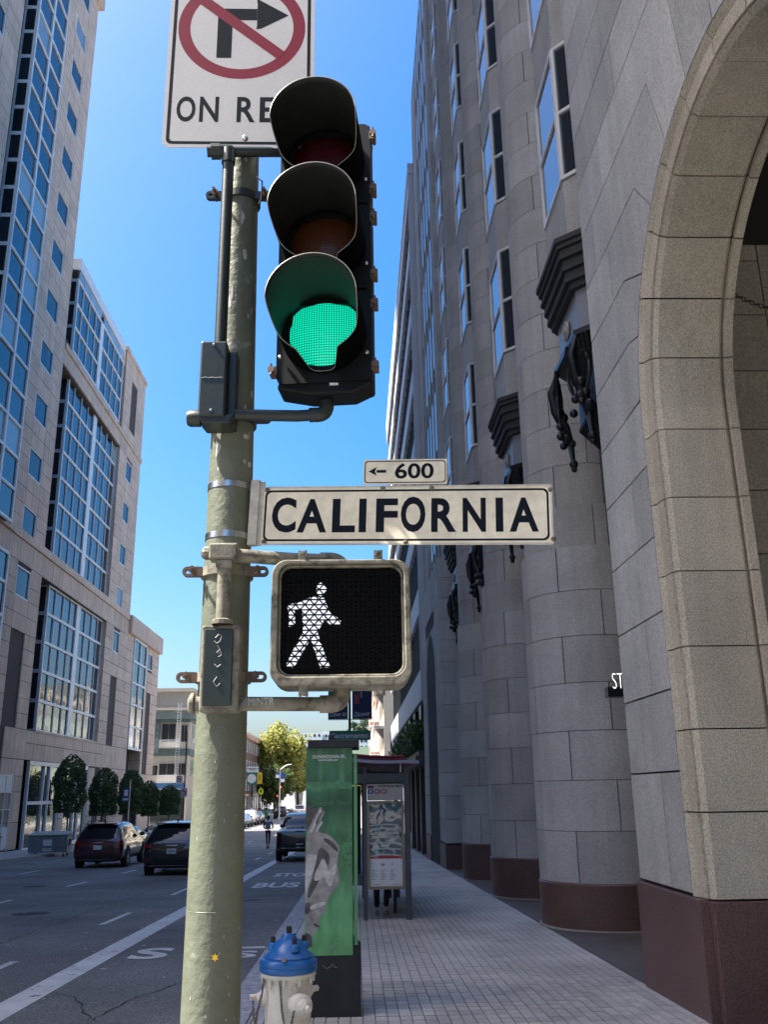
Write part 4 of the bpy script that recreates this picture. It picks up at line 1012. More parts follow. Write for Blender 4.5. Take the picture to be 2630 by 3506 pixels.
def car(name, label, loc, rz, kind, paint, lit=False, plate=None, group=None, cat='car', simple=False):
    t = thing(name, label, cat, loc, rz, group)
    if kind == 'suv':
        st = [(-2.34, .42, .62, .86, .98, .80, .76, .70), (-2.28, .30, .60, .98, 1.10, .93, .88, .80), (-2.16, .26, .60, 1.06, 1.28, .955, .90, .76), (-1.92, .25, .60, 1.08, 1.62, .96, .90, .68),
              (-1.5, .24, .60, 1.07, 1.70, .96, .90, .70), (-.6, .24, .60, 1.05, 1.73, .955, .90, .71), (.25, .24, .60, 1.03, 1.68, .955, .90, .70), (.75, .24, .60, 1.02, 1.45, .955, .90, .70), (1.2, .24, .60, 1.0, 1.12, .955, .89, .76),
              (1.9, .26, .58, .92, 1.0, .94, .86, .74), (2.25, .30, .55, .80, .88, .88, .78, .66), (2.36, .36, .52, .70, .76, .74, .66, .56)]
        ax = (-1.42, 1.42); wr = .37; zr0, zr1, rw = 1.12, 1.56, .70; sidez = (1.10, 1.52); sidey = (-1.75, .80)
    elif kind == 'sedan':
        st = [(-2.38, .38, .58, .82, .92, .78, .74, .66), (-2.28, .28, .56, .94, 1.04, .89, .84, .74), (-1.85, .22, .55, .98, 1.10, .91, .85, .74), (-1.35, .22, .55, .98, 1.32, .91, .85, .62), (-.7, .22, .55, .96, 1.44, .91, .85, .62),
              (.1, .22, .55, .95, 1.44, .91, .85, .62), (.65, .22, .55, .94, 1.26, .91, .85, .62), (1.1, .22, .55, .93, 1.0, .91, .84, .68), (1.9, .24, .54, .84, .90, .90, .80, .68), (2.25, .28, .5, .70, .76, .84, .74, .62), (2.35, .34, .48, .62, .66, .72, .64, .52)]
        ax = (-1.38, 1.4); wr = .33; zr0, zr1, rw = 1.08, 1.36, .62; sidez = (.99, 1.31); sidey = (-1.35, .75)
    else:
        st = [(-2.92, .55, .75, 1.15, 1.24, .86, .84, .80), (-2.86, .48, .72, 1.22, 1.32, .98, .95, .90), (-2.6, .42, .72, 1.24, 1.33, 1.0, .96, .90), (-1.2, .40, .72, 1.24, 1.33, 1.0, .96, .90), (-1.0, .40, .72, 1.24, 1.36, 1.0, .96, .88), (-.88, .40, .72, 1.24, 1.86, 1.0, .95, .74),
              (-.3, .40, .72, 1.23, 1.95, 1.0, .95, .76), (.6, .40, .72, 1.22, 1.93, 1.0, .95, .76), (1.1, .40, .72, 1.21, 1.62, 1.0, .95, .76), (1.5, .40, .72, 1.20, 1.30, 1.0, .94, .82), (2.5, .42, .72, 1.12, 1.20, .98, .92, .82), (2.85, .46, .70, .98, 1.05, .9, .84, .74)]
        ax = (-1.75, 1.75); wr = .41; zr0, zr1, rw = 1.40, 1.84, .70; sidez = (1.28, 1.78); sidey = (-.80, 1.05)
    me = subsurf_mesh(loft(st), 'car_body', paint, 2 if not simple else 1)
    b = bpy.data.objects.new('body', me); COL.objects.link(b); put(b, t, True)
    bvh = BVHTree.FromPolygons([v.co.copy() for v in me.vertices], [tuple(p.vertices) for p in me.polygons])
    yb = -6; rear = lambda a, z_: (a, yb, z_)
    f = (0, 1, 0); w0 = st[3][5]
    P_ = lambda nm, mk, c, par=t, off=.006, nu=8, nv=5: project_panel(bvh, c, rear, f, nu, nv, off).build(nm, mk, par, smooth=True, local=True)
    P_('rear_window', 'carglass', [(-rw-.06, zr0), (rw+.06, zr0), (rw-.03, zr1), (-rw+.03, zr1)], nu=26, nv=12, off=.010)
    zt = zr0-.26
    for s in (-1, 1):
        c = [(s*(w0-.34), zt+.05), (s*(w0-.06), zt+.03), (s*(w0-.07), zt+.17), (s*(w0-.30), zt+.14)]
        if kind == 'pickup': c = [(s*.86, .82), (s*.965, .82), (s*.955, 1.18), (s*.86, 1.18)]
        P_('tail_light', 'brake' if lit else 'tail', c, off=.012)
        P_('reflector', 'tail', [(s*(w0-.34), .46), (s*(w0-.14), .47), (s*(w0-.14), .53), (s*(w0-.34), .51)], off=.014)
    zb_ = .27 if kind != 'pickup' else .52
    P_('bumper', 'cladding', [(-w0+.03, zb_), (w0-.03, zb_), (w0-.03, zb_+.22), (-w0+.03, zb_+.22)], off=.02, nu=14)
    if not simple:
        P_('bumper_trim', 'chrome', [(-w0+.25, zb_+.07), (w0-.25, zb_+.07), (w0-.25, zb_+.10), (-w0+.25, zb_+.10)], off=.03, nu=14)
        P_('tailgate_seam', 'cladding', [(-w0+.16, zb_+.30), (w0-.16, zb_+.30), (w0-.16, zb_+.312), (-w0+.16, zb_+.312)], off=.008, nu=14)
        P_('handle', 'chrome' if kind == 'suv' else 'cladding', [(-.18, zt+.10), (.18, zt+.10), (.18, zt+.13), (-.18, zt+.13)], off=.02)
    pz = (zt-.14) if kind != 'pickup' else .62
    pl_ = P_('licence_plate', 'white', [(-.155, pz), (.155, pz), (.155, pz+.155), (-.155, pz+.155)], off=.02, nu=2, nv=2)
    if plate:
        yy = min(v.co.y for v in pl_.data.vertices)-.006
        text(plate, pl_, 'navy', (0, yy, pz+.04), (1, 0, 0), (0, 0, 1), .07, .25, bold=.03, align='C', local=True)
    if kind == 'suv':
        q = MB(); q.box(-.62, .62, st[3][0]-.10, st[3][0]+.16, st[3][4]+.005, st[3][4]+.045); q.build('spoiler', paint, t, bevel=.012, local=True)
        for s in (-1, 1): MB().tube([(s*.66, -1.6, 1.66), (s*.67, -1.4, 1.73), (s*.68, .0, 1.745), (s*.66, .3, 1.69)], .018, 6).build('roof_rail', 'cladding', t, local=True)
    # side glass
    for s in (-1, 1):
        g = lambda a, z_: (s*3, a, z_)
        y0, y1 = sidey; z0, z1 = sidez; nwin = 3 if kind == 'suv' else 2
        for i in range(nwin):
            a0 = y0+(y1-y0)*i/nwin+.03; a1 = y0+(y1-y0)*(i+1)/nwin-.03
            ta0 = a0+(.12 if i == 0 else 0); ta1 = a1-(.28 if i == nwin-1 else 0)
            q = project_panel(bvh, [(a0, z0), (a1, z0), (ta1, z1), (ta0, z1)], g, (-s, 0, 0), 5, 5, .005); q.build('side_window', 'carglass', t, smooth=True, local=True)
        q = MB().box(s*.93, s*1.12, sidey[1]-.12, sidey[1]+.0, sidez[0], sidez[0]+.15); q.build('mirror', paint, t, bevel=.03, local=True)
        for k in range(2):
            q = project_panel(bvh, [(sidey[0]+.75+k*1.05, sidez[0]-.16), (sidey[0]+.95+k*1.05, sidez[0]-.16), (sidey[0]+.95+k*1.05, sidez[0]-.12), (sidey[0]+.75+k*1.05, sidez[0]-.12)], g, (-s, 0, 0), 2, 1, .025)
            if q.v and not simple: q.build('door_handle', 'chrome', t, local=True)
        q = project_panel(bvh, [(ax[0]+.45, st[3][1]+.08), (ax[1]-.45, st[3][1]+.08), (ax[1]-.45, st[3][1]+.2), (ax[0]+.45, st[3][1]+.2)], g, (-s, 0, 0), 8, 2, .012)
        if q.v: q.build('sill', 'cladding', t, local=True)
        for a in ax:
            q = MB().lathe([(.01, 0), (wr*1.2, 0), (wr*1.24, -.03*s)], (s*(st[4][5]+.004), a, wr+.02), 24, axis='x'); q.build('wheel_arch', 'cladding', t, local=True)
            wheel(t, s*(st[4][5]-.085), a, wr, s)
    q = MB().tube([(0, st[4][0]+.05, st[4][4]-.0), (0, st[4][0]-.02, st[4][4]+.10)], .03, 6); q.build('antenna', paint, t, local=True)
    q = MB(); q.box(-.35, -.2, st[0][0]+.15, st[0][0]+.4, .24, .33); q.build('exhaust', 'chrome', t, bevel=.02, local=True)
    return t
car('parked_car', 'maroon SUV seen from behind in the left lane beside the grey dumpster', (-9.98, 39.7, gz(39.7)), R(.5), 'suv', 'carred')
car('parked_car', 'black SUV seen from behind, half hidden by the green pole', (-6.02, 33.9, gz(33.9)), 0, 'suv', 'carblack', plate='7FZP736')
car('pickup_truck', 'black pickup truck in the bus lane left of the green kiosk', (-2.35, 42.6, gz(42.6)), R(0), 'pickup', 'carblack', cat='pickup truck')
car('parked_car', 'dark SUV waiting far ahead under the street lamp', (-10.9, 139, gz(139)), 0, 'suv', 'carblack', cat='car', simple=True)
car('parked_car', 'silver car braking far ahead, right of the dark SUV', (-9.0, 152, gz(152)), 0, 'suv', 'carsilver', lit=True, simple=True)
car('parked_car', 'blue car with red lights at the right of the far queue', (-6.7, 156, gz(156)), 0, 'sedan', 'carblue', lit=True, simple=True)
g_ = 'cars parked along the left kerb beyond the cross street'
for i, (y, x, kind, pnt, lab) in enumerate(((118, -12.35, 'sedan', 'cargold', 'farthest parked car in the left kerb row, beige'), (112, -12.5, 'suv', 'carsilver', 'silver SUV third in the parked row on the left kerb'),
        (106.4, -12.6, 'sedan', 'carblue', 'blue grey sedan second in the parked row on the left kerb'), (100.6, -12.7, 'sedan', 'carsilver', 'silver sedan nearest the pole in the parked row'))):
    car('parked_car', lab, (x, y, gz(y)), PI, kind, pnt, group=g_, simple=True)
car('parked_car', 'dark car parked on the far side ahead of the maroon SUV', (-14.2, 60, gz(60)), 0, 'sedan', 'carblack', simple=True)
car('parked_car', 'pale car parked ahead of the black SUV near the clipped trees', (-13.9, 68, gz(68)), 0, 'sedan', 'carsilver', simple=True)

# ================================================================ DUMPSTERS
def dumpster(label, loc, rz):
    t = thing('dumpster', label, 'dumpster', loc, rz, 'dumpsters along the far kerb'); W_, D_ = 1.95, 1.1
    q = MB(); q.pyz([(-.5, .22), (.5, .22), (.55, 1.12), (-.55, 1.0)], -W_/2, W_/2); q.build('body', 'dumpgrey', t, local=True, bevel=.01)
    q = MB()
    for z in (.50, .76): q.box(-W_/2-.02, W_/2+.02, -.565, -.5, z, z+.045)
    q.build('rib', 'dumpgrey', t, local=True)
    q = MB()
    for s in (-1, 1): q.box(s*W_/2-.05, s*W_/2+.05, -.15, .15, .55, .85)
    q.build('fork_pocket', 'cladding', t, local=True)
    q = MB(); q.box(-W_/2-.03, W_/2+.03, -.58, .58, 1.0, 1.05); q.build('rim', 'dumpgreen', t, local=True)
    q = MB(); q.pyz([(-.60, 1.05), (.60, 1.18), (.60, 1.23), (-.60, 1.10)], -W_/2, -.01); q.build('lid', 'dumplid', t, local=True)
    q = MB(); q.pyz([(-.60, 1.05), (.60, 1.18), (.60, 1.23), (-.60, 1.10)], .01, W_/2); q.build('lid', 'dumplid', t, local=True)
    MB().box(-.22, .22, -.585, -.58, .56, .86).build('label_panel', 'white', t, local=True)
    MB().box(-.22, .22, -.585, -.58, .30, .43).build('label_panel', 'white', t, local=True)
    MB().box(-.15, .15, -.59, -.586, .345, .39).build('print_line', 'greyprint', t, local=True)
    for sx in (-.8, .8):
        for sy in (-.4, .4): MB().lathe([(.03, -.03), (.09, -.03), (.09, .03), (.03, .03)], (sx, sy, .09), 12, axis='x').build('caster', 'tyre', t, local=True); MB().box(sx-.04, sx+.04, sy-.02, sy+.02, .1, .24).build('fork', 'steel', t, local=True)
    return t
dumpster('grey wheeled dumpster with pale lids and two white labels beside the maroon SUV', (-15.95, 50.6, gz(50.6)+.0), R(4))
dumpster('grey dumpster cut off by the left edge of the photo', (-18.55, 47.5, gz(48)+.0), R(0))

# ================================================================ BUS SHELTER
sh = thing('bus_shelter', 'dark bus shelter with red wavy roof and stop information panel on the pavement', 'bus shelter', (.45, 17, -.4))
SY = 15.62; k_ = SY/17.0
def sx(x): return x*k_
def sz(z): return 1.55+(z-1.55)*k_
gS = -.024*SY
for (x0, x1, y) in ((sx(.118), sx(.19), SY), (sx(.855), sx(.955), SY), (sx(.118), sx(.19), SY+4.2), (sx(.855), sx(.955), SY+4.2), (-.52, -.45, SY+.1)):
    q = MB().box(x0, x1, y-.05, y+.05, gS-.1, sz(2.0)); q.build('post', 'shelter', sh, bevel=.006)
q = MB(); q.box(-.75, sx(.96), SY-.045, SY+.045, sz(1.72), sz(1.89)); q.build('beam', 'shelter', sh, bevel=.005)
q = MB(); q.box(-.75, sx(.96), SY+4.15, SY+4.24, sz(1.72), sz(1.89)); q.build('beam', 'shelter', sh, bevel=.005)
q = MB(); q.box(sx(.87), sx(.94), SY, SY+4.2, sz(1.76), sz(1.88)); q.build('beam', 'shelter', sh)
q = MB(); q.box(sx(.12), sx(.19), SY, SY+4.2, sz(1.76), sz(1.88)); q.build('beam', 'shelter', sh)
# wavy roof
q = MB(); N = 30; xs = [-.80+1.82*i/N for i in range(N+1)]; top = []; bot = []
zf = lambda x: sz(2.085)-.05*(x+.2)-.012*math.sin(x*5)
for yy in (SY-.45, SY+4.7):
    for x in xs: q.v.append((x, yy, zf(x)))
    for x in xs: q.v.append((x, yy, zf(x)+.05))
n1 = N+1
for i in range(N):
    a = i; b = i+1
    q.f += [(a, b, 2*n1+b, 2*n1+a), (n1+a, 3*n1+a, 3*n1+b, n1+b), (a, n1+a, n1+b, b), (2*n1+a, 2*n1+b, 3*n1+b, 3*n1+a)]; q.mi += [0, 1, 1, 1]
q.build('roof', ['shred', 'shelt'], sh, smooth=False)
for dz, e in ((.065, .13), (.105, .24)):
    q = MB()
    for i in range(N):
        if xs[i+1] > 1.02-e: break
        a, b = xs[i], xs[i+1]; q.add([(a, SY-.30-e*.3, zf(a)+dz), (b, SY-.30-e*.3, zf(b)+dz), (b, SY+4.4, zf(b)+dz), (a, SY+4.4, zf(a)+dz), (a, SY-.30-e*.3, zf(a)+dz+.025), (b, SY-.30-e*.3, zf(b)+dz+.025), (b, SY+4.4, zf(b)+dz+.025), (a, SY+4.4, zf(a)+dz+.025)], [(3, 2, 1, 0), (4, 5, 6, 7), (0, 1, 5, 4)])
    q.build('roof_louvre', 'shred', sh)
for i in range(5): MB().box(sx(.1)-.6, sx(.9), SY+.2+i*.9, SY+.25+i*.9, sz(1.92), sz(1.97)).build('rafter', 'shelter', sh)
MB().tube([(sx(.80), SY-.02, sz(1.9)), (sx(.80), SY-.02, sz(2.06))], .012, 6).build('strut', 'steel', sh)
# info panel
ip = MB().box(sx(.195), sx(.835), SY-.02, SY+.03, sz(1.42), sz(1.70)).build('stop_sign_panel', 'cream', sh)
text('STOP ID # 14819', ip, 'black', (sx(.825), SY-.024, sz(1.635)), (1, 0, 0), (0, 0, 1), .045, .40, bold=.03, align='R')
MB().box(sx(.205), sx(.315), SY-.024, SY-.021, sz(1.63), sz(1.675)).build('printed_logo', 'maroon', ip)
for i, (s_, mk) in enumerate((('8', 'blue'), ('8AX', 'maroon'), ('8BX', 'maroon'))):
    x = sx(.255+.122*i); pts = rrect(x-.05, x+.05, sz(1.535), sz(1.61), .03); o = MB().pxz(pts, SY-.025, SY-.021).build('route_badge', mk, ip)
    text(s_, o, 'white', (x, SY-.027, sz(1.552)), (1, 0, 0), (0, 0, 1), .04, .035 if i == 0 else .07, bold=.03, align='C')
fr_o = [(sx(.185), sz(1.41)), (sx(.845), sz(1.41)), (sx(.845), sz(-.055)), (sx(.185), sz(-.055))]; fr_i = [(sx(.232), sz(1.375)), (sx(.80), sz(1.375)), (sx(.80), sz(-.005)), (sx(.232), sz(-.005))]
q = MB(); ring_xz(q, fr_o, fr_i, SY-.055, SY+.03); fp = q.build('information_frame', 'bronze', sh)
M['mapglass'] = glass('glazed_poster_with_reflections', (.05, .12, .15), .5, ior=2.0)
nn_ = M['mapglass'].node_tree
MB().box(sx(.232), sx(.80), SY-.02, SY+.02, sz(.50), sz(1.375)).build('poster', 'mapglass', fp)
q = MB()
for i in range(7):
    zc_ = sz(.98-.06*i-.004*i*i); n_ = 10; x0, x1 = sx(.245), sx(.79 if i > 3 else .75)
    for j in range(n_):
        a, b = j/n_, (j+1)/n_; za = zc_+.02*math.sin(PI*a); zb2 = zc_+.02*math.sin(PI*b); q.add([(x0+(x1-x0)*a, SY-.023, za), (x0+(x1-x0)*b, SY-.023, zb2), (x0+(x1-x0)*b, SY-.023, zb2+.022), (x0+(x1-x0)*a, SY-.023, za+.022)], [(0, 1, 2, 3)])
q.build('poster_print', 'cream', fp)
MB().box(sx(.232), sx(.80), SY-.022, SY+.02, sz(.445), sz(.498)).build('red_band', 'redprint', fp)
text('info', fp, 'white', (sx(.31), SY-.026, sz(.458)), (1, 0, 0), (0, 0, 1), .025, .06)
wp = MB().box(sx(.232), sx(.80), SY-.021, SY+.02, sz(-.005), sz(.443)).build('timetable', 'white', fp)
q = MB(); 
for (cx_) in (.285, .45, .61):
    for r_ in range(7): q.box(sx(cx_-.03+.005*(r_ % 3)), sx(cx_+.085-.02*((r_*7) % 4)), SY-.0235, SY-.022, sz(.26-.025*r_), sz(.252-.025*r_))
q.box(sx(.26), sx(.42), SY-.0235, SY-.022, sz(.03), sz(.022)); q.box(sx(.62), sx(.78), SY-.0235, SY-.022, sz(.03), sz(.02))
q.build('small_print', 'greyprint', wp)
q = MB()
for a_ in range(16):
    a0, a1 = 2*PI*a_/16, 2*PI*(a_+1)/16
    q.add([(sx(.285)+r_*math.cos(t), SY-.0235, sz(.345)+r_*math.sin(t)) for r_, t in ((.026, a0), (.03, a0), (.03, a1), (.026, a1))], [(0, 1, 2, 3)])
q.box(sx(.43), sx(.49), SY-.0235, SY-.022, sz(.33), sz(.365)); q.build('icon', 'greyprint', wp)
text('(', wp, 'black', (sx(.62), SY-.024, sz(.325)), (1, 0, 0), (0, 0, 1), .05, .02, bold=.04)
# side advert glass, bench, bin shape behind
MB().box(sx(.90), sx(.93), SY+.08, SY+4.1, gS+.3, sz(1.7)).build('side_glass', 'carglass', sh)
MB().box(sx(-.45), sx(.10), SY+4.0, SY+4.05, gS+.3, sz(1.7)).build('end_advert', 'navy', sh)
MB().box(-.42, sx(.11), SY+.3, SY+.36, sz(-.02), sz(.16)).build('bench', 'shelter', sh)
MB().box(sx(.45), sx(.80), SY+.5, SY+3.4, gS+.40, gS+.45).build('bench', 'shelter', sh)
for y in (SY+.8, SY+3.1): MB().tube([(sx(.7), y, gS), (sx(.7), y, gS+.4)], .03, 8).build('bench_leg', 'shelter', sh)
# ================================================================ PEOPLE
def person(label, loc, rz, joints, edges, root, mats, group=None, extra=None, name='person'):
    t = thing(name, label, 'person', loc, rz, group)
    for part, (jn, ed, rt, mk) in joints.items():
        me = bpy.data.meshes.new(part); keys = list(jn); me.from_pydata([jn[k][0] for k in keys], [(keys.index(a), keys.index(b)) for a, b in ed], [])
        me.materials.append(M[mk]); o = bpy.data.objects.new(part, me); COL.objects.link(o); put(o, t, True)
        md = o.modifiers.new('skin', 'SKIN'); md.use_smooth_shade = True; md.branch_smoothing = .5
        for i, k in enumerate(keys):
            r_ = jn[k][1]; r_ = r_ if isinstance(r_, tuple) else (r_, r_); me.skin_vertices[0].data[i].radius = r_; me.skin_vertices[0].data[i].use_root = (k == rt)
        o.modifiers.new('sub', 'SUBSURF').levels = 1; o.modifiers['sub'].render_levels = 1
    return t
M['skin'] = mat('skin', (.30, .17, .12), .6); M['jacket'] = mat('navy_jacket', (.012, .016, .028), .8); M['trousers'] = mat('black_trousers', (.008, .008, .010), .85); M['hair'] = mat('dark_hair', (.012, .010, .009), .7)
M['bagblue'] = mat('pale_blue_backpack', (.24, .28, .40), .7, var=.3, vscale=6); M['shoe'] = mat('grey_shoe', (.22, .2, .2), .7)
def figure(label, loc, rz, top='jacket', leg='trousers', group=None, hold=True, h=1.76):
    s = h/1.76; V = lambda x, y, z: (x*s, y*s, z*s)
    body = {'pel': (V(0, 0, .95), (.15, .10)), 'ch': (V(0, .02, 1.28), (.18, .11)), 'nk': (V(0, .02, 1.46), (.07, .06)),
            'shL': (V(-.19, .01, 1.40), .065), 'elL': (V(-.28, .03 if hold else -.02, 1.13), .05), 'wrL': (V(-.22, .30 if hold else .05, 1.02 if hold else .88), .035), 'haL': (V(-.20, .37 if hold else .08, 1.02 if hold else .78), .035),
            'shR': (V(.19, .01, 1.40), .065), 'elR': (V(.28, .03 if hold else -.02, 1.13), .05), 'wrR': (V(.22, .30 if hold else .05, 1.02 if hold else .88), .035), 'haR': (V(.20, .37 if hold else .08, 1.02 if hold else .78), .035)}
    ed = [('pel', 'ch'), ('ch', 'nk'), ('ch', 'shL'), ('shL', 'elL'), ('elL', 'wrL'), ('wrL', 'haL'), ('ch', 'shR'), ('shR', 'elR'), ('elR', 'wrR'), ('wrR', 'haR')]
    legs = {'pel': (V(0, 0, .93), (.14, .10)), 'hL': (V(-.09, 0, .86), .085), 'kL': (V(-.08, .03, .50), .06), 'aL': (V(-.06, -.02, .12), .042), 'hR': (V(.09, 0, .86), .085), 'kR': (V(.08, .05, .50), .06), 'aR': (V(.06, .02, .12), .042)}
    le = [('pel', 'hL'), ('hL', 'kL'), ('kL', 'aL'), ('pel', 'hR'), ('hR', 'kR'), ('kR', 'aR')]
    head = {'n': (V(0, .02, 1.47), .05), 'c': (V(0, .03, 1.58), (.075, .085)), 't': (V(0, .02, 1.68), (.075, .085))}
    t = person(label, loc, rz, {'torso': (body, ed, 'pel', top), 'trousers': (legs, le, 'pel', leg), 'head': (head, [('n', 'c'), ('c', 't')], 'c', 'skin')}, None, None, None, group)
    q = MB(); q.ball(V(0, .0, 1.67), .105*s, 8); q.build('hair', 'hair', t, smooth=True, local=True)
    for x, y in ((-.06, .02), (.06, .06)):
        q = MB(); q.tube([V(x, y-.10, .06), V(x, y, .065), V(x, y+.14, .04)], [.035*s, .045*s, .03*s], 8); q.build('shoe', 'shoe', t, smooth=True, local=True)
    return t
pr = figure('person riding a kick scooter away, navy jacket, black trousers and pale blue backpack', (-5.32, 57.9, gz(57.9)+.10), 0)
q = MB(); q.pxy(rrect(-.16, .16, -.27, -.11, .05), 1.0, 1.44); q.build('backpack', 'bagblue', pr, bevel=.03, local=True)
sc_ = thing('kick_scooter', 'small kick scooter under the person with the backpack', 'scooter', (-5.32, 57.9, gz(57.9)))
MB().box(-.07, .07, -.35, .35, .07, .10).build('deck', 'cladding', sc_, local=True)
MB().tube([(0, .38, .10), (0, .36, .6), (0, .34, 1.08)], .018, 8).build('steering_tube', 'cladding', sc_, local=True)
MB().tube([(-.22, .34, 1.10), (.22, .34, 1.10)], .016, 8).build('handlebar', 'cladding', sc_, local=True)
for y in (-.38, .42): MB().lathe([(.02, -.02), (.09, -.02), (.09, .02), (.02, .02)], (0, y, .09), 14, axis='x').build('wheel', 'tyre', sc_, local=True)
M['redcloth'] = mat('red_cloth', (.30, .03, .04), .8); M['whitecloth'] = mat('white_cloth', (.55, .53, .52), .8); M['pinkcloth'] = mat('pink_cloth', (.42, .22, .24), .8)
for (x, y, c, lab) in ((-15.3, 140, 'whitecloth', 'pedestrian in a white top in the far crowd on the left pavement'), (-14.8, 141, 'pinkcloth', 'pedestrian in a pink top in the far crowd'), (-14.1, 139.5, 'redcloth', 'pedestrian in a red top, easiest to see in the far crowd'),
                       (-15.9, 138, 'jacket', 'pedestrian in dark clothes at the left end of the far crowd'), (-13.4, 142, 'jacket', 'pedestrian in dark clothes at the right end of the far crowd'), (-6.0, 170, 'whitecloth', 'far pedestrian in white beyond the queue of cars'), (-5.2, 171, 'redcloth', 'far pedestrian in red beyond the queue of cars')):
    figure(lab, (x, y, gz(y)+(.14 if x < -12.9 else .0)), R(random.uniform(-60, 60)), c, group='people in the far crowd', hold=False, h=random.uniform(1.6, 1.8))

sg2 = {'pel': ((0, 0, .52), (.15, .13)), 'ch': ((0, .05, .88), (.17, .12)), 'nk': ((0, .05, 1.06), (.07, .06)), 'shL': ((-.18, .04, 1.0), .065), 'elL': ((-.25, -.02, .74), .05), 'wrL': ((-.12, -.22, .62), .035), 'shR': ((.18, .04, 1.0), .065), 'elR': ((.25, -.02, .74), .05), 'wrR': ((.12, -.22, .62), .035)}
lg2 = {'pel': ((0, 0, .50), (.14, .12)), 'hL': ((-.09, -.05, .50), .085), 'kL': ((-.10, -.42, .50), .062), 'aL': ((-.10, -.40, .12), .045), 'hR': ((.09, -.05, .50), .085), 'kR': ((.08, -.42, .50), .062), 'aR': ((.05, -.46, .14), .045)}
hd2 = {'n': ((0, .05, 1.08), .05), 'c': ((0, .03, 1.18), (.075, .085)), 't': ((0, .03, 1.28), (.075, .085))}
sp_ = person('person in black sitting on the shelter bench, legs showing below the panel', (sx(.47), SY+1.1, -.024*(SY+1.1)), R(0), {'jacket': (sg2, [('pel', 'ch'), ('ch', 'nk'), ('ch', 'shL'), ('shL', 'elL'), ('elL', 'wrL'), ('ch', 'shR'), ('shR', 'elR'), ('elR', 'wrR')], 'pel', 'jacket'), 'trousers': (lg2, [('pel', 'hL'), ('hL', 'kL'), ('kL', 'aL'), ('pel', 'hR'), ('hR', 'kR'), ('kR', 'aR')], 'pel', 'trousers'), 'head': (hd2, [('n', 'c'), ('c', 't')], 'c', 'skin')}, None, None, None)
MB().ball((0, .06, 1.27), .105, 8).build('hair', 'hair', sp_, smooth=True, local=True)
for x, y in ((-.10, -.40), (.05, -.46)): MB().tube([(x, y+.08, .05), (x, y-.05, .055), (x, y-.16, .035)], [.035, .045, .03], 8).build('shoe', 'shoe', sp_, smooth=True, local=True)

# ================================================================ KIOSK
KY, KX0, KX1, KZ0, KZ1 = 8.3, -.44, -.035, .262, 1.935
ki = thing('advertising_kiosk', 'tall green printed kiosk on a black base between the hydrant and the bus shelter', 'kiosk', (-.2, 8.6, -.2))
q = MB(); q.box(-.46, .0, KY+.01, KY+.55, -.35, .10); q.pxz([(-.46, .10), (.0, .10), (.035, .30), (.035, .30), (-.03, .38), (-.46, .38)], KY+.02, KY+.5)
q2 = MB(); q2.pxz([(-.46, -.35), (.032, -.35), (.032, .285), (-.03, .345), (-.46, .345)], KY+.01, KY+.52); q2.build('base', 'kioskblack', ki, bevel=.008)
q = MB().box(KX0+.004, KX1-.0, KY+.03, KY+.49, .30, 1.94); q.build('core', 'kioskblack', ki)
q = MB().box(-.428, .028, KY-.03, KY+.53, 1.935, 2.005); q.build('cap', 'kioskblack', ki, bevel=.006)
MB().box(-.12-.13, -.10-.10, KY+.1, KY+.18, 2.005, 2.06).build('antenna_knob', 'kioskblack', ki, bevel=.01)
MB().box(KX1+.012, KX1+.042, KY+.02, KY+.5, .335, 1.885).build('side_panel', 'kioskgreen', ki)
# printed front: blurred street scene in greens (colour is print on the panel)
g = bpy.data.materials.new('green_photo_print'); g.use_nodes = True; nn_ = g.node_tree.nodes; ll = g.node_tree.links; bs = nn_['Principled BSDF']; bs.inputs['Roughness'].default_value = .45
ge = nn_.new('ShaderNodeNewGeometry'); sp = nn_.new('ShaderNodeSeparateXYZ'); ll.new(ge.outputs['Position'], sp.inputs[0])
cr = nn_.new('ShaderNodeValToRGB'); mr = nn_.new('ShaderNodeMapRange'); mr.inputs[1].default_value = KZ0; mr.inputs[2].default_value = KZ1; ll.new(sp.outputs['Z'], mr.inputs[0])
no = nn_.new('ShaderNodeTexNoise'); no.inputs['Scale'].default_value = 5; no.inputs['Detail'].default_value = 2
vm = nn_.new('ShaderNodeVectorMath'); vm.operation = 'MULTIPLY'; vm.inputs[1].default_value = (1.8, 1, .35); ll.new(ge.outputs['Position'], vm.inputs[0]); ll.new(vm.outputs[0], no.inputs['Vector'])
ad = nn_.new('ShaderNodeMath'); ad.operation = 'MULTIPLY_ADD'; ad.inputs[1].default_value = .10; ll.new(no.outputs['Fac'], ad.inputs[0]); ll.new(mr.outputs[0], ad.inputs[2])
sb = nn_.new('ShaderNodeMath'); sb.operation = 'SUBTRACT'; sb.inputs[1].default_value = .05; ll.new(ad.outputs[0], sb.inputs[0]); ll.new(sb.outputs[0], cr.inputs[0])
e = cr.color_ramp.elements; e[0].position = 0; e[0].color = (.10, .30, .12, 1); e[1].position = 1; e[1].color = (.035, .12, .055, 1)
for p, c in ((.12, (.11, .33, .14)), (.25, (.09, .27, .12)), (.40, (.055, .17, .08)), (.55, (.035, .12, .055)), (.60, (.05, .16, .08)), (.72, (.015, .07, .035)), (.79, (.03, .12, .06)), (.815, (.07, .22, .11)), (.84, (.03, .10, .055)), (.90, (.04, .14, .07))):
    k = e.new(p); k.color = (*c, 1)
no2 = nn_.new('ShaderNodeTexNoise'); no2.inputs['Scale'].default_value = 9; no2.inputs['Detail'].default_value = 1
vm2 = nn_.new('ShaderNodeVectorMath'); vm2.operation = 'MULTIPLY'; vm2.inputs[1].default_value = (1.6, 1, .45); ll.new(ge.outputs['Position'], vm2.inputs[0]); ll.new(vm2.outputs[0], no2.inputs['Vector'])
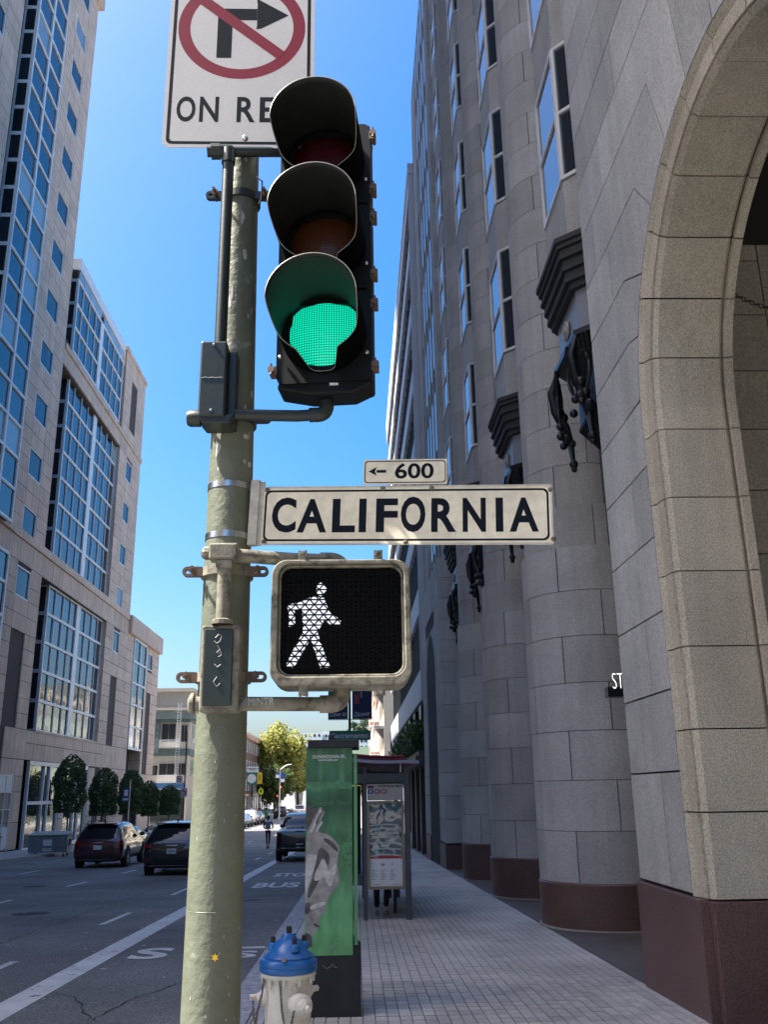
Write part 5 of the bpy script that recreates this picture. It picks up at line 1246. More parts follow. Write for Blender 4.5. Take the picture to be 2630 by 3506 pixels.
mr2 = nn_.new('ShaderNodeMapRange'); mr2.inputs[1].default_value = .3; mr2.inputs[2].default_value = .7; mr2.inputs[3].default_value = .95; mr2.inputs[4].default_value = 1.45; ll.new(no2.outputs['Fac'], mr2.inputs[0])
vs_ = nn_.new('ShaderNodeVectorMath'); vs_.operation = 'SCALE'; ll.new(cr.outputs[0], vs_.inputs[0]); ll.new(mr2.outputs[0], vs_.inputs['Scale']); ll.new(vs_.outputs[0], bs.inputs['Base Color'])
M['greenphoto'] = g
fp = MB().box(KX0, KX1, KY, KY+.025, KZ0, KZ1).build('printed_panel', 'greenphoto', ki)
def kp(cx_, cy_):   # panel print coordinates
    v = (cy_-140)/1550.; l = 165-40*v; r_ = 505-20*v; return (KX0+(KX1-KX0)*max(.002, min(.998, (cx_-l)/(r_-l))), KZ1+(KZ0-KZ1)*v)
M['pr1'] = mat('print_mid_grey', (.30, .29, .285), .5, var=.35, vscale=14); M['pr2'] = mat('print_dark_grey', (.08, .075, .08), .5, var=.3, vscale=18); M['pr3'] = mat('print_light_grey', (.52, .51, .51), .5, var=.25, vscale=22)
def kprint(mk, pts, lay, nm='printed_shape'):
    P2 = [kp(*p) for p in pts]
    for _ in range(2):
        n_ = len(P2); P2 = [v for i in range(n_) for v in ((P2[i][0]*.75+P2[(i+1) % n_][0]*.25, P2[i][1]*.75+P2[(i+1) % n_][1]*.25), (P2[i][0]*.25+P2[(i+1) % n_][0]*.75, P2[i][1]*.25+P2[(i+1) % n_][1]*.75))]
    q = MB(); q.poly([(a, KY-.0006*lay, b) for a, b in P2]); return q.build(nm, mk, fp)
M['streakgreen'] = mat('print_streak_green', (.075, .21, .105), .5, var=.3, vscale=10); M['leafprint'] = mat('print_leaf_green', (.07, .20, .09), .5, var=.5, vscale=45)
kprint('streakgreen', [(246, 141), (288, 141), (284, 260), (286, 395), (250, 395), (256, 260)], .2); kprint('streakgreen', [(418, 141), (466, 141), (440, 260), (452, 410), (398, 405), (412, 260)], .2)
kprint('streakgreen', [(160, 400), (330, 408), (497, 440), (497, 470), (320, 448), (158, 440)], .3)
kprint('leafprint', [(500, 800), (470, 830), (440, 870), (405, 880), (398, 930), (420, 980), (400, 1010), (440, 1060), (495, 1050)], .4)
kprint('streakgreen', [(493, 1080), (450, 1110), (440, 1160), (470, 1200), (492, 1190)], .5)
kprint('pr1', [(148, 800), (190, 700), (238, 625), (262, 597), (276, 604), (270, 625), (290, 622), (292, 645), (262, 700), (278, 708), (279, 728), (240, 775), (250, 792), (300, 800), (345, 830), (385, 880), (402, 920), (388, 960), (378, 1040), (392, 1090), (390, 1180), (350, 1225), (300, 1290), (292, 1370), (245, 1410), (240, 1470), (250, 1485), (215, 1510), (185, 1560), (185, 1625), (130, 1600)], 1)
kprint('pr2', [(152, 640), (190, 560), (200, 600), (245, 612), (228, 650), (192, 720), (150, 800)], 1.5)
kprint('pr3', [(140, 955), (215, 958), (238, 985), (205, 1060), (170, 1160), (136, 1290)], 2)
kprint('pr2', [(245, 900), (310, 930), (330, 1010), (280, 1090), (225, 1180), (165, 1290), (150, 1260), (200, 1120), (225, 1000)], 3)
kprint('pr2', [(286, 832), (330, 850), (380, 900), (393, 950), (350, 915), (300, 870), (280, 850)], 4)
kprint('pr3', [(215, 1090), (245, 1040), (270, 980), (300, 1020), (310, 1090), (270, 1140), (200, 1160)], 5)
kprint('pr3', [(275, 1085), (320, 1080), (350, 1050), (372, 1020), (376, 1070), (352, 1130), (335, 1190), (315, 1195), (290, 1150)], 6)
kprint('pr2', [(135, 1310), (180, 1310), (175, 1380), (132, 1400)], 7); kprint('pr3', [(170, 1330), (290, 1300), (290, 1330), (175, 1370)], 8)
kprint('pr2', [(222, 720), (236, 690), (262, 640), (268, 642), (244, 700), (230, 740)], 10); kprint('pr3', [(176, 790), (205, 730), (240, 660), (258, 612), (272, 612), (256, 668), (226, 730), (200, 800)], 9.8); kprint('pr3', [(226, 770), (262, 712), (276, 716), (244, 772), (232, 800)], 9.9)
kprint('pr2', [(190, 1450), (250, 1480), (240, 1490), (200, 1480)], 9); kprint('pr2', [(130, 1520), (180, 1540), (190, 1640), (131, 1600)], 9.5)
a = kp(210, 222); b = kp(445, 222)
text('DOWNTOWN SF', fp, 'white', (a[0], KY-.006, a[1]), (1, 0, 0), (0, 0, 1), .029, b[0]-a[0], bold=.02)
c = kp(445, 222); MB().poly([(c[0]+.004, KY-.006, c[1]), (c[0]+.016, KY-.006, c[1]), (c[0]+.010, KY-.006, c[1]+.014)]).build('lettering', 'white', fp)
a = kp(252, 243); b = kp(398, 243); text('PARTNERSHIP', fp, 'white', (a[0], KY-.006, a[1]), (1, 0, 0), (0, 0, 1), .015, b[0]-a[0], bold=.015)
M['palegreen2'] = mat('pale_green_print', (.20, .40, .22), .5)
for i, ch_ in enumerate('NATION'):
    p = kp(330+28*i, 1650-24*i); text(ch_, fp, 'palegreen2', (p[0], KY-.006, p[1]), (.8, 0, .6), (-.6, 0, .8), .035)
M['faintgreen'] = mat('faint_green_print', (.07, .20, .10), .5)
p = kp(195, 590); text('Shields Sho', fp, 'faintgreen', (p[0], KY-.005, p[1]), (1, 0, 0), (0, 0, 1), .045, .33)
q = MB(); q.tube([(-.29+.006, KY-.002, .19), (-.26, KY+.003, .165), (-.23, KY+.003, .17), (-.20, KY+.003, .20), (-.185, KY+.003, .185), (-.20, KY+.003, .175), (-.165, KY+.003, .17)], .002, 4); q.build('scratched_tag', 'greyprint', ki)

# ================================================================ HYDRANT
hx, hy = -.336, 4.9; hg = -.024*hy
hy_t = thing('fire_hydrant', 'white fire hydrant with blue bonnet and chained caps at the kerb', 'fire hydrant', (hx, hy, hg))
q = MB().lathe([(.001, .895), (.030, .895), (.034, .889), (.040, .872), (.060, .862), (.080, .835), (.098, .812), (.118, .800), (.122, .795), (.120, .787), (.132, .783), (.140, .770), (.142, .758), (.139, .752), (.142, .744), (.138, .728), (.128, .722), (.0, .722)], (hx, hy, 0), 48); bn = q.build('bonnet', 'hydblue', hy_t, smooth=True)
for i in range(4):
    a = R((-66, 20, 95, 178)[i]); q = MB().lathe([(.026, 0), (.024, .025), (.015, .032), (.001, .032)], (hx+.078*math.cos(a), hy+.078*math.sin(a), .822), 12); q.build('bonnet_boss', 'hydblue', bn, smooth=True)
    q = MB().lathe([(.012, 0), (.011, .030), (.001, .030)], (hx+.078*math.cos(a), hy+.078*math.sin(a), .850), 6); q.build('bolt', 'cladding', bn)
q = MB().lathe([(.014, .893), (.013, .925), (.001, .925)], (hx, hy, 0), 6); q.build('operating_nut', 'cladding', bn)
q = MB().box(hx-.022, hx-.004, hy-.148, hy-.128, .787, .803); q.build('lug', 'brown', bn, bevel=.003)
q = MB().lathe([(.128, .728), (.134, .722), (.134, .712), (.128, .703), (.112, .700), (.110, .69), (.112, .40), (.118, .20), (.125, .05), (.16, .03), (.16, -.16)], (hx, hy, 0), 48); bd = q.build('barrel', 'hydwhite', hy_t, smooth=True)
for i in range(10):
    a = R(36*i+12); q = MB().lathe([(.001, -.026), (.010, -.026), (.010, 0), (.014, 0), (.014, .006)], (hx+.121*math.cos(a), hy+.121*math.sin(a), .702), 6); q.build('flange_bolt', 'hydwhite', bd)
def cap(ang, z, r, st_=.095):
    q = MB().lathe([(r*.92, 0), (r*.98, .03), (r, .05), (r*.98, .075), (r*.80, .083), (r*.68, .086), (r*.62, .098), (r*.42, .105), (r*.40, .115), (r*.30, .118)], (0, 0, 0), 28, axis='y')
    q.lathe([(r*.30, .116), (r*.28, .150), (r*.001, .152)], (0, 0, 0), 5, axis='y')
    q.xf(Matrix.Translation((hx, hy, z)) @ Matrix.Rotation(ang, 4, 'Z') @ Matrix.Translation((0, st_, 0))); return q.build('outlet_cap', 'hydwhite', hy_t, smooth=True)
cap(R(180+26), .603, .052) if False else None
cp = cap(R(180+28), .597, .052); cap(R(88), .612, .050, .035); cap(R(-48), .625, .050, .035)
def chain_run(pts, r=.0085, th=.0024, par=hy_t, mk='chain', nm='chain'):
    P_ = [Vector(p) for p in pts]; L_ = [0]
    for i in range(1, len(P_)): L_.append(L_[-1]+(P_[i]-P_[i-1]).length)
    q = MB(); s_ = 0; k = 0
    while s_ < L_[-1]:
        i = max(j for j in range(len(L_)) if L_[j] <= s_); i = min(i, len(P_)-2); t_ = (s_-L_[i])/max(L_[i+1]-L_[i], 1e-6); p = P_[i].lerp(P_[i+1], t_); d = (P_[i+1]-P_[i]).normalized()
        c_ = MB(); c_.tube([(r*math.cos(a), 0, r*.6*math.sin(a)) for a in [2*PI*j/8 for j in range(8)]], th, 5, closed=True)
        c_.xf(Matrix.Translation(p) @ d.to_track_quat('X', 'Z').to_matrix().to_4x4() @ Matrix.Rotation(R(90*(k % 2)), 4, 'X')); q.add(c_.v, c_.f); s_ += r*1.45; k += 1
    return q.build(nm, mk, par)
chain_run([(hx-.03, hy-.13, .695), (hx-.025, hy-.125, .64), (hx-.02, hy-.12, .58), (hx-.01, hy-.125, .53), (hx+.0, hy-.16, .49), (hx+.03, hy-.20, .53), (hx+.045, hy-.24, .60)])
chain_run([(hx-.115, hy-.06, .70), (hx-.12, hy-.07, .64), (hx-.14, hy-.06, .56), (hx-.15, hy-.05, .50), (hx-.165, hy-.03, .56), (hx-.17, hy+.0, .60)])
q = MB().tube([(hx-.16, hy-.02, .57), (hx-.2, hy-.05, .50), (hx-.25, hy-.1, .44)], .004, 6); q.build('cable', 'chain', hy_t)

# ================================================================ THE POLE AND ITS SIGNALS
PCX, PCY = -.433, 3.0
po = thing('signal_pole', 'tall green painted steel pole with peeling patches carrying the signals and signs', 'pole', (PCX, PCY, -.07))
def prad(z): return .095-.0083*z if z < 1.5 else (.0826-.006*(z-1.5) if z < 2.7 else max(.055, .0754-.0107*(z-2.7)))
q = MB(); n = 48; zs = [-.3+i*.05 for i in range(110)]
q.lathe([(prad(z), z) for z in zs], (PCX, PCY, 0), n); sh_ = q.build('shaft', 'polegreen', po, smooth=True)
M['flake'] = mat('peeled_primer', (.40, .40, .37), .7, var=.3, vscale=40)
rnd = random.Random(5); q = MB()
for i in range(46):
    z = rnd.choice([rnd.uniform(3.2, 3.95), rnd.uniform(2.6, 2.95), rnd.uniform(.6, 1.7)]); a = R(rnd.uniform(200, 340)); sx_ = rnd.uniform(.10, .45) if z > 2.5 else .05; sz_ = rnd.uniform(.01, .035) if z > 2.5 else .006
    k_n = 9; pts = []
    for j in range(k_n):
        t_ = 2*PI*j/k_n; rr = rnd.uniform(.5, 1.1); aa = a+sx_*rr*math.cos(t_)*.5; zz = z+sz_*rr*math.sin(t_); pts.append((PCX+(prad(zz)+.0008)*math.cos(aa), PCY+(prad(zz)+.0008)*math.sin(aa), zz))
    q.poly(pts)
q.build('paint_flakes', 'flake', sh_); sh_.children[0]['kind'] = 'stuff'
q = MB().lathe([(prad(1.22)-.001, 1.2215), (prad(1.22)+.0008, 1.219), (prad(1.22)-.001, 1.2165)], (PCX, PCY, 0), 40); q.build('weld_seam', 'polegreen', po, smooth=True)
stk = MB().poly([(PCX+.02+.012*math.cos(a)*(1 if i % 2 else .5), PCY-.0935, 1.10+.012*math.sin(a)*(1 if i % 2 else .5)) for i, a in enumerate([2*PI*j/12 for j in range(12)])])
M['yellow'] = mat('yellow_sticker', (.7, .42, .02), .5); stk.build('yellow_sticker', 'yellow', po)

def ear(z, side, par, mk='darkgreen', l=.055, y=None):
    """slotted clamp ear with bolt"""
    r_ = prad(z); x = PCX+side*(r_+.01); yy = PCY-.035 if y is None else y; q = MB(); s = side
    o = rrect(min(x-s*.02, x+s*l), max(x-s*.02, x+s*l), z-.017, z+.017, .0165); i_ = rrect(min(x+s*.010, x+s*(l-.010)), max(x+s*.010, x+s*(l-.010)), z-.007, z+.007, .0068)
    ring_xz(q, o, i_, yy-.012, yy+.006); e_ = q.build('clamp_ear', mk, par)
    q = MB(); q.tube([(x+s*.02, yy-.05, z+.004), (x+s*.02, yy+.03, z+.004)], .006, 8); q.lathe([(.001, -.0), (.0135, 0), (.0135, .012), (.001, .012)], (x+s*.02, yy-.028, z+.004), 6, axis='y'); q.build('bolt', 'rust', e_)
def band(z, par, mk='darkgreen', h=.03):
    q = MB().lathe([(prad(z)+.001, -h/2), (prad(z)+.010, -h/2), (prad(z)+.010, h/2), (prad(z)+.001, h/2)], (PCX, PCY, z), 36); return q.build('clamp_band', mk, par, smooth=True)

# ---- vehicle signal
ts = thing('traffic_signal', 'three section traffic signal showing green, with black visors, hung on a bracket from the pole', 'traffic signal', (-.105, 2.9, 2.9))
Y0 = 2.85; cxh = -.105; ANG = R(-7)
def hm(q): return q.xf(Matrix.Translation((cxh, Y0, 0)) @ Matrix.Rotation(ANG, 4, 'Z') @ Matrix.Translation((-cxh, -Y0, 0)))
secz = [(2.90, 3.257), (3.260, 3.612), (3.615, 3.968)]
lz = [3.087, 3.438, 3.792]
for i, (z0, z1) in enumerate(secz):
    q = MB(); q.box(cxh-.162, cxh+.165, Y0+.03, Y0+.15, z0, z1); h_ = hm(q).build('housing', 'blackpl', ts, bevel=.012)
    q = MB(); o = rrect(cxh-.168, cxh+.170, z0+.004, z1-.004, .03); n_ = len(o)
    inn = [(cxh+.148*math.cos(2*PI*(j+.5)/n_), (lz[i])+.148*math.sin(2*PI*(j+.5)/n_)) for j in range(n_)]
    # match starting angles
    inn = [(cxh+.148*math.cos(math.atan2(p[1]-(z0+z1)/2, p[0]-cxh)), lz[i]+.148*math.sin(math.atan2(p[1]-(z0+z1)/2, p[0]-cxh))) for p in o]
    ring_xz(q, o, inn, Y0, Y0+.032); d_ = hm(q).build('door', 'blackpl', ts)
    for (sx_, zz) in ((-1, z0+.055), (1, z0+.055), (1, z1-.06)):
        q = MB(); x = cxh+sx_*.178; q.box(x-.012, x+.012, Y0-.004, Y0+.03, zz-.016, zz+.016); q.tube([(x+sx_*.004, Y0-.02, zz), (x+sx_*.004, Y0+.05, zz)], .0055, 7)
        q.lathe([(.001, -.022), (.013, -.022), (.013, -.010), (.001, -.010)], (x+sx_*.004, Y0, zz), 6, axis='y')
        for kk in (-1, 1): q.tube([(x+sx_*.004, Y0-.016, zz), (x+sx_*.004+.0, Y0-.02, zz+kk*.02)], .004, 5)
        hm(q).build('wing_bolt', 'rust', d_)
# visors: cutaway
def visor(zc_, lit=False):
    n_ = 64; q = MB(); Ri = .150; vs = []
    def Ln(th):  # th from top, 0..pi
        t = abs(th); f_ = .285
        sm = lambda u: max(0, min(1, u))**2*(3-2*max(0, min(1, u)))
        if t < R(88): return f_
        return f_-(f_-.165)*sm((t-R(88))/R(32))-(.165-.016)*sm((t-R(150))/R(16))
    ring = []
    for j in range(n_+1):
        th = -PI+2*PI*j/n_; L_ = Ln(th); x = cxh+Ri*math.sin(th); z = zc_+Ri*math.cos(th)
        ring.append((x, z, L_, th))
    m_ = 10
    for (x, z, L_, th) in ring:
        for i in range(m_+1):
            y = Y0-L_*i/m_; vs.append((x, y, z-.02*(L_*i/m_)))
    fs = []
    for j in range(n_):
        for i in range(m_): a = j*(m_+1)+i; b = (j+1)*(m_+1)+i; fs.append((a, b, b+1, a+1))
    q.add(vs, fs); hm(q)
    o = q.build('visor', ['visor', 'visorin', 'visoredge'], ts, smooth=True)
    md = o.modifiers.new('thick', 'SOLIDIFY'); md.thickness = .003; md.offset = 1; md.material_offset = 1; md.material_offset_rim = 2
    for k in (-1, 1):
        b = MB().ball((cxh+k*.152, Y0-.012, zc_-.085), .0075, 6); hm(b).build('screw', 'steel', o)
M['visorin'] = mat('visor_inside_black', (.002, .0025, .003), .9, ior=1.08); M['visoredge'] = mat('visor_rim_glint', (.25, .24, .22), .4, .3)  # pale rim colour paints the thin glint along the visor edges
for z in lz: visor(z)
# lenses
def lensmat(name, col, emit, estr, freq=115, lo=.22):
    m_ = bpy.data.materials.new(name); m_.use_nodes = True; n_ = m_.node_tree.nodes; L_ = m_.node_tree.links; b = n_['Principled BSDF']
    b.inputs['Base Color'].default_value = (*col, 1); b.inputs['Roughness'].default_value = .25
    g_ = n_.new('ShaderNodeNewGeometry'); s_ = n_.new('ShaderNodeSeparateXYZ'); L_.new(g_.outputs['Position'], s_.inputs[0])
    def M1(op, a, b_=None):
        t = n_.new('ShaderNodeMath'); t.operation = op
        for i, v in enumerate([a, b_]):
            if v is None: continue
            if isinstance(v, (int, float)): t.inputs[i].default_value = v
            else: L_.new(v, t.inputs[i])
        return t.outputs[0]
    fx = M1('SUBTRACT', M1('FRACT', M1('MULTIPLY', s_.outputs['X'], freq)), .5); fz = M1('SUBTRACT', M1('FRACT', M1('MULTIPLY', s_.outputs['Z'], freq)), .5)
    d2 = M1('ADD', M1('MULTIPLY', fx, fx), M1('MULTIPLY', fz, fz)); mr_ = n_.new('ShaderNodeMapRange'); mr_.inputs[1].default_value = .04; mr_.inputs[2].default_value = .20; mr_.inputs[3].default_value = 1.0; mr_.inputs[4].default_value = lo; L_.new(d2, mr_.inputs[0])
    if estr:
        b.inputs['Emission Color'].default_value = (*emit, 1); L_.new(M1('MULTIPLY', mr_.outputs[0], estr), b.inputs['Emission Strength'])
    bp = n_.new('ShaderNodeBump'); bp.inputs['Strength'].default_value = .6; bp.inputs['Distance'].default_value = .002; L_.new(mr_.outputs[0], bp.inputs['Height']); L_.new(bp.outputs[0], b.inputs['Normal'])
    return m_
M['lred'] = lensmat('unlit_red_lens', (.055, .002, .006), (1, 0, 0), 0); M['lamb'] = lensmat('unlit_amber_lens', (.085, .026, .006), (1, .4, 0), 0); M['lgrn'] = lensmat('lit_green_led_lens', (.0, .25, .15), (.002, .52, .31), .66, 115, .14)
for z, mk, nm in zip(lz, ('lgrn', 'lamb', 'lred'), ('green_lens', 'amber_lens', 'red_lens')):
    q = MB().lathe([(.001, -.035), (.04, -.033), (.08, -.025), (.12, -.008), (.143, .012)], (cxh, Y0+.006, z), 40, axis='y'); hm(q).build(nm, mk, ts, smooth=True)
# bottom cap, top, elbow
q = MB(); q.pxz([(cxh-.165, 2.915), (cxh-.165, 2.888), (cxh-.05, 2.862), (cxh+.10, 2.862), (cxh+.168, 2.893), (cxh+.168, 2.915)], Y0+.01, Y0+.12); hm(q).build('bottom_cap', 'blackpl', ts, bevel=.01)
MB().box(cxh+.02, cxh+.05, Y0-.002, Y0+.01, 2.894, 2.900).build('maker_plate', 'white', ts)
q = MB(); q.pxz([(cxh+.02, 3.968), (cxh+.16, 3.968), (cxh+.165, 4.0), (cxh-.1, 4.0), (cxh-.1, 3.968)], Y0+.05, Y0+.18); hm(q).build('top_cap', 'darkgreen', ts, bevel=.006)
q = MB(); q.tube([(-.41, PCY-.12, 2.795), (-.20, 2.91, 2.803), (-.15, 2.91, 2.806)] + arc((-.13, 2.91, 2.807), (-.100, 2.92, 2.85), 6, (-.098, 2.915, 2.808)) + [(-.100, 2.93, 2.88)], .0205, 14); q.build('lower_arm', 'darkgreen', ts, smooth=True)
q = MB(); q.tube([(-.157, 2.91, 2.806)] + arc((-.14, 2.91, 2.807), (-.097, 2.92, 2.858), 8, (-.092, 2.915, 2.805)), .026, 14); q.build('elbow', 'darkgreen', ts, smooth=True)
q = MB(); q.tube([(-.55, 2.87, 3.862), (-.33, 2.90, 3.888), (-.12, 2.93, 3.915), (-.08, 2.95, 3.96)], .0195, 14); q.build('upper_arm', 'darkgreen', ts, smooth=True)
q = MB(); q.tube([(-.535, 2.87, 3.864), (-.50, 2.874, 3.868)], .030, 6); q.tube([(-.50, 2.874, 3.868), (-.455, 2.88, 3.873)], .026, 12); q.tube([(-.468, 2.87, 3.87), (-.468, 2.87, 3.81)], .026, 12); q.build('tee_fitting', 'darkgreen', ts, smooth=True)
q = MB().ball((-.405, 2.845, 3.905), .012, 8); q.build('eye_bolt', 'steel', ts)
q = MB(); q.tube([(-.468, 2.87, 3.04), (-.468, 2.87, 3.86)], .0215, 16); q.build('conduit', 'darkgreen', ts, smooth=True)
q = MB(); q.box(-.527, -.437, 2.82, 2.905, 2.765, 3.045); bx_ = q.build('terminal_box', 'darkgreen', ts, bevel=.006)
q = MB(); q.box(-.437, -.408, 2.87, 2.95, 2.75, 3.03); q.build('box_hinge_flange', 'darkgreen', bx_, bevel=.004)
q = MB(); q.pxz([(-.53, 2.77), (-.51, 2.745), (-.42, 2.745), (-.41, 2.775)], 2.83, 2.93); q.build('box_foot', 'darkgreen', bx_, bevel=.004)
for (x, z) in ((-.482, 3.03), (-.482, 2.785)): MB().lathe([(.001, -.006), (.005, -.005), (.006, 0)], (x, 2.82, z), 8, axis='y').build('screw', 'steel', bx_)
MB().tube([(-.52+.008*i, 2.8195, 2.905+.0015*((i*7) % 3)) for i in range(10)], .0009, 4).build('cast_line', 'flake', bx_)
q = MB().lathe([(.001, -.03), (.024, -.03), (.03, -.02), (.03, .015), (.001, .02)], (-.545, 2.90, 2.79), 14, axis='x'); q.build('pipe_plug', 'darkgreen', bx_, smooth=True)
for z in (3.735, 2.815): band(z, ts); ear(z, -1, ts); ear(z, 1, ts)
q = MB(); q.tube([(-.37, 2.93, 3.80), (-.345, 2.92, 3.77), (-.348, 2.93, 3.70), (-.37, 2.95, 3.66)], .003, 5); q.build('wire_loop', 'cladding', ts)

# ---- pedestrian signal
ps = thing('pedestrian_signal', 'pedestrian signal with a lit white walking figure in a weathered frame', 'pedestrian signal', (-.045, 2.95, 1.87))
F0, F1, FZ0, FZ1 = -.268, .176, 1.870, 2.272; PY_ = 2.85
o = rrect(F0, F1, FZ0, FZ1, .05, 8); i_ = rrect(F0+.030, F1-.028, FZ0+.036, FZ1-.022, .035, 8); i2 = rrect(F0+.022, F1-.020, FZ0+.028, FZ1-.014, .04, 8)
q = MB(); ring_xz(q, o, i2, PY_-.01, PY_+.17); ring_xz(q, i2, i_, PY_+.005, PY_+.03); q.build('frame', 'oldpaint', ps, smooth=False, bevel=.004)
q = MB().pxz(inset(o, .004), PY_+.10, PY_+.165); q.build('back_shell', 'oldpaint', ps)
MB().pxz(i_, PY_+.045, PY_+.06).build('face', 'blackpl', ps)
M['man'] = lensmat('lit_white_led_figure', (.4, .4, .45), (.85, .88, 1.0), .48, 260, .5)
yM = PY_+.040; mn = MB()
def mp(pts): mn.poly([(a, yM, b) for a, b in pts])
hc = [(-.110+.0165*math.cos(t), 2.184+.023*math.sin(t)) for t in [2*PI*j/14 for j in range(14)]]; mp(hc)
mp([(-.142, 2.160), (-.102, 2.156), (-.088, 2.120), (-.100, 2.085), (-.122, 2.042), (-.168, 2.042), (-.170, 2.085), (-.172, 2.120), (-.176, 2.143)])
mp([(-.176, 2.1425), (-.1725, 2.119), (-.196, 2.118), (-.194, 2.068), (-.214, 2.063), (-.214, 2.105), (-.222, 2.134)])
mp([(-.087, 2.118), (-.070, 2.100), (-.047, 2.082), (-.050, 2.066), (-.078, 2.066), (-.099, 2.084)])
mp([(-.1685, 2.0415), (-.144, 2.0415), (-.150, 2.012), (-.175, 1.970), (-.197, 1.930), (-.222, 1.938), (-.200, 1.985), (-.182, 2.02)])
mp([(-.1435, 2.0415), (-.1215, 2.0415), (-.105, 1.995), (-.095, 1.965), (-.080, 1.932), (-.112, 1.930), (-.126, 1.975), (-.140, 2.01)])
mn.build('walking_figure', 'man', ps)
M['louvre'] = mat('black_louvre', (.004, .004, .005), .6, ior=1.2)
q = MB(); z = FZ0+.045; 
while z < FZ1-.03: q.add([(F0+.031, PY_+.018, z+.0022), (F1-.029, PY_+.018, z+.0022), (F1-.029, PY_+.036, z+.0048), (F0+.031, PY_+.036, z+.0048), (F0+.031, PY_+.018, z-.0026), (F1-.029, PY_+.018, z-.0026)], [(0, 1, 2, 3), (4, 5, 1, 0)]); z += .0165
tag(q.build('louvre', 'louvre', ps), kind='stuff')
q = MB(); per = .030; zig = .0165
for k in range(21):
    z0 = FZ0+.045+zig*k; z1 = z0+zig
    if z1 > FZ1-.02: break
    x = F0+.031
    while x < F1-.031:
        xa, xm, xb = x, min(x+per/2, F1-.03), min(x+per, F1-.03); a, b = (z0, z1) if k % 2 == 0 else (z1, z0)
        for (p, r_) in (((xa, a), (xm, b)), ((xm, b), (xb, a))):
            d_ = Vector((r_[0]-p[0], r_[1]-p[1])); 
            if d_.length < 1e-4: continue
            nn_2 = Vector((-d_.y, d_.x)).normalized()*.0022
            q.add([(p[0]+nn_2.x, PY_+.016, p[1]+nn_2.y), (r_[0]+nn_2.x, PY_+.016, r_[1]+nn_2.y), (r_[0]-nn_2.x, PY_+.016, r_[1]-nn_2.y), (p[0]-nn_2.x, PY_+.016, p[1]-nn_2.y)], [(0, 1, 2, 3)])
        x += per
tag(q.build('diamond_mesh', 'louvre', ps), kind='stuff')
for (x, z, s) in ((-.170, 2.285, 1), (.075, 2.285, 1), (-.163, 1.858, -1), (.078, 1.858, -1)):
    q = MB(); q.box(x-.014, x+.014, PY_-.006, PY_+.03, min(z-s*.018, z+s*.004), max(z-s*.018, z+s*.004)); q.box(x-.014, x-.006, PY_-.008, PY_+.03, min(z, z+s*.018), max(z, z+s*.018)); q.box(x+.006, x+.014, PY_-.008, PY_+.03, min(z, z+s*.018), max(z, z+s*.018)); q.tube([(x, PY_-.012, z+s*.010), (x, PY_+.03, z+s*.010)], .0065, 7); q.build('latch', 'oldpaint', ps)
q = MB(); q.tube([(-.46, PCY-.13, 2.300), (-.20, 2.94, 2.297), (-.115, 2.95, 2.296)], .0225, 14); q.build('upper_arm', 'oldpaint', ps, smooth=True)
q = MB(); q.tube([(-.118, 2.95, 2.296)]+arc((-.09, 2.95, 2.296), (-.04, 2.97, 2.24), 8, (-.035, 2.96, 2.30)), .027, 14); q.build('upper_elbow', 'oldpaint', ps, smooth=True)
q = MB(); q.tube([(-.50, 2.88, 1.822), (-.36, 2.90, 1.822), (-.10, 2.94, 1.822)], .0225, 14); q.build('lower_arm', 'oldpaint', ps, smooth=True)
q = MB(); q.tube([(-.115, 2.94, 1.822)]+arc((-.09, 2.94, 1.822), (-.045, 2.95, 1.88), 8, (-.035, 2.945, 1.818)), .028, 14); q.build('lower_elbow', 'oldpaint', ps, smooth=True)
text('MiNTR', ps, 'flake', (-.335, 2.878, 1.815), (1, 0, .02), (0, 0, 1), .022, .08, bold=.0)
q = MB(); q.lathe([(.001, -.022), (.015, -.02), (.022, -.008), (.022, .01), (.001, .012)], (-.478, 2.86, 2.30), 10, axis='x'); q.box(-.470, -.378, 2.825, 2.885, 2.272, 2.326); q.box(-.447, -.395, 2.828, 2.882, 2.245, 2.272); q.build('tee_fitting', 'oldpaint', ps, bevel=.006)
q = MB(); q.tube([(-.421, 2.855, 2.07), (-.421, 2.855, 2.25)], .0225, 14); q.build('conduit', 'oldpaint', ps, smooth=True)
q = MB(); q.lathe([(.034, 2.065), (.034, 2.078), (.027, 2.082), (.02, 2.082)], (-.421, 2.855, 0), 14); q.build('conduit_nut', 'oldpaint', ps)
q = MB(); q.box(-.484, -.363, 2.85, 2.93, 1.795, 2.063); bx2 = q.build('terminal_box', 'oldpaint', ps, bevel=.006)
q = MB(); q.box(-.474, -.384, 2.842, 2.85, 1.812, 2.050); cv = q.build('cover', 'darkgreen', bx2, bevel=.003)
for (pts) in ([(-.44, 2.02), (-.43, 2.032), (-.42, 2.028), (-.425, 2.010), (-.435, 2.004), (-.443, 2.012)], [(-.432, 1.998), (-.424, 1.985), (-.434, 1.975), (-.425, 1.972)], [(-.425, 1.985), (-.418, 1.968), (-.428, 1.962)], [(-.44, 1.94), (-.43, 1.93), (-.42, 1.938)], [(-.43, 1.90), (-.44, 1.885), (-.43, 1.87), (-.42, 1.88)]):
    MB().tube([(a, 2.8415, b) for a, b in pts], .0013, 4).build('scratched_mark', 'flake', cv)
q = MB().lathe([(.001, -.03), (.02, -.03), (.034, -.022), (.034, -.012), (.02, -.008), (.02, .012)], (-.492, 2.885, 1.822), 14, axis='x'); q.build('pipe_plug', 'oldpaint', bx2, smooth=True)
for z in (2.262, 1.913): band(z, ps, 'oldpaint'); ear(z, -1, ps, 'rust'); ear(z, 1, ps, 'rust')

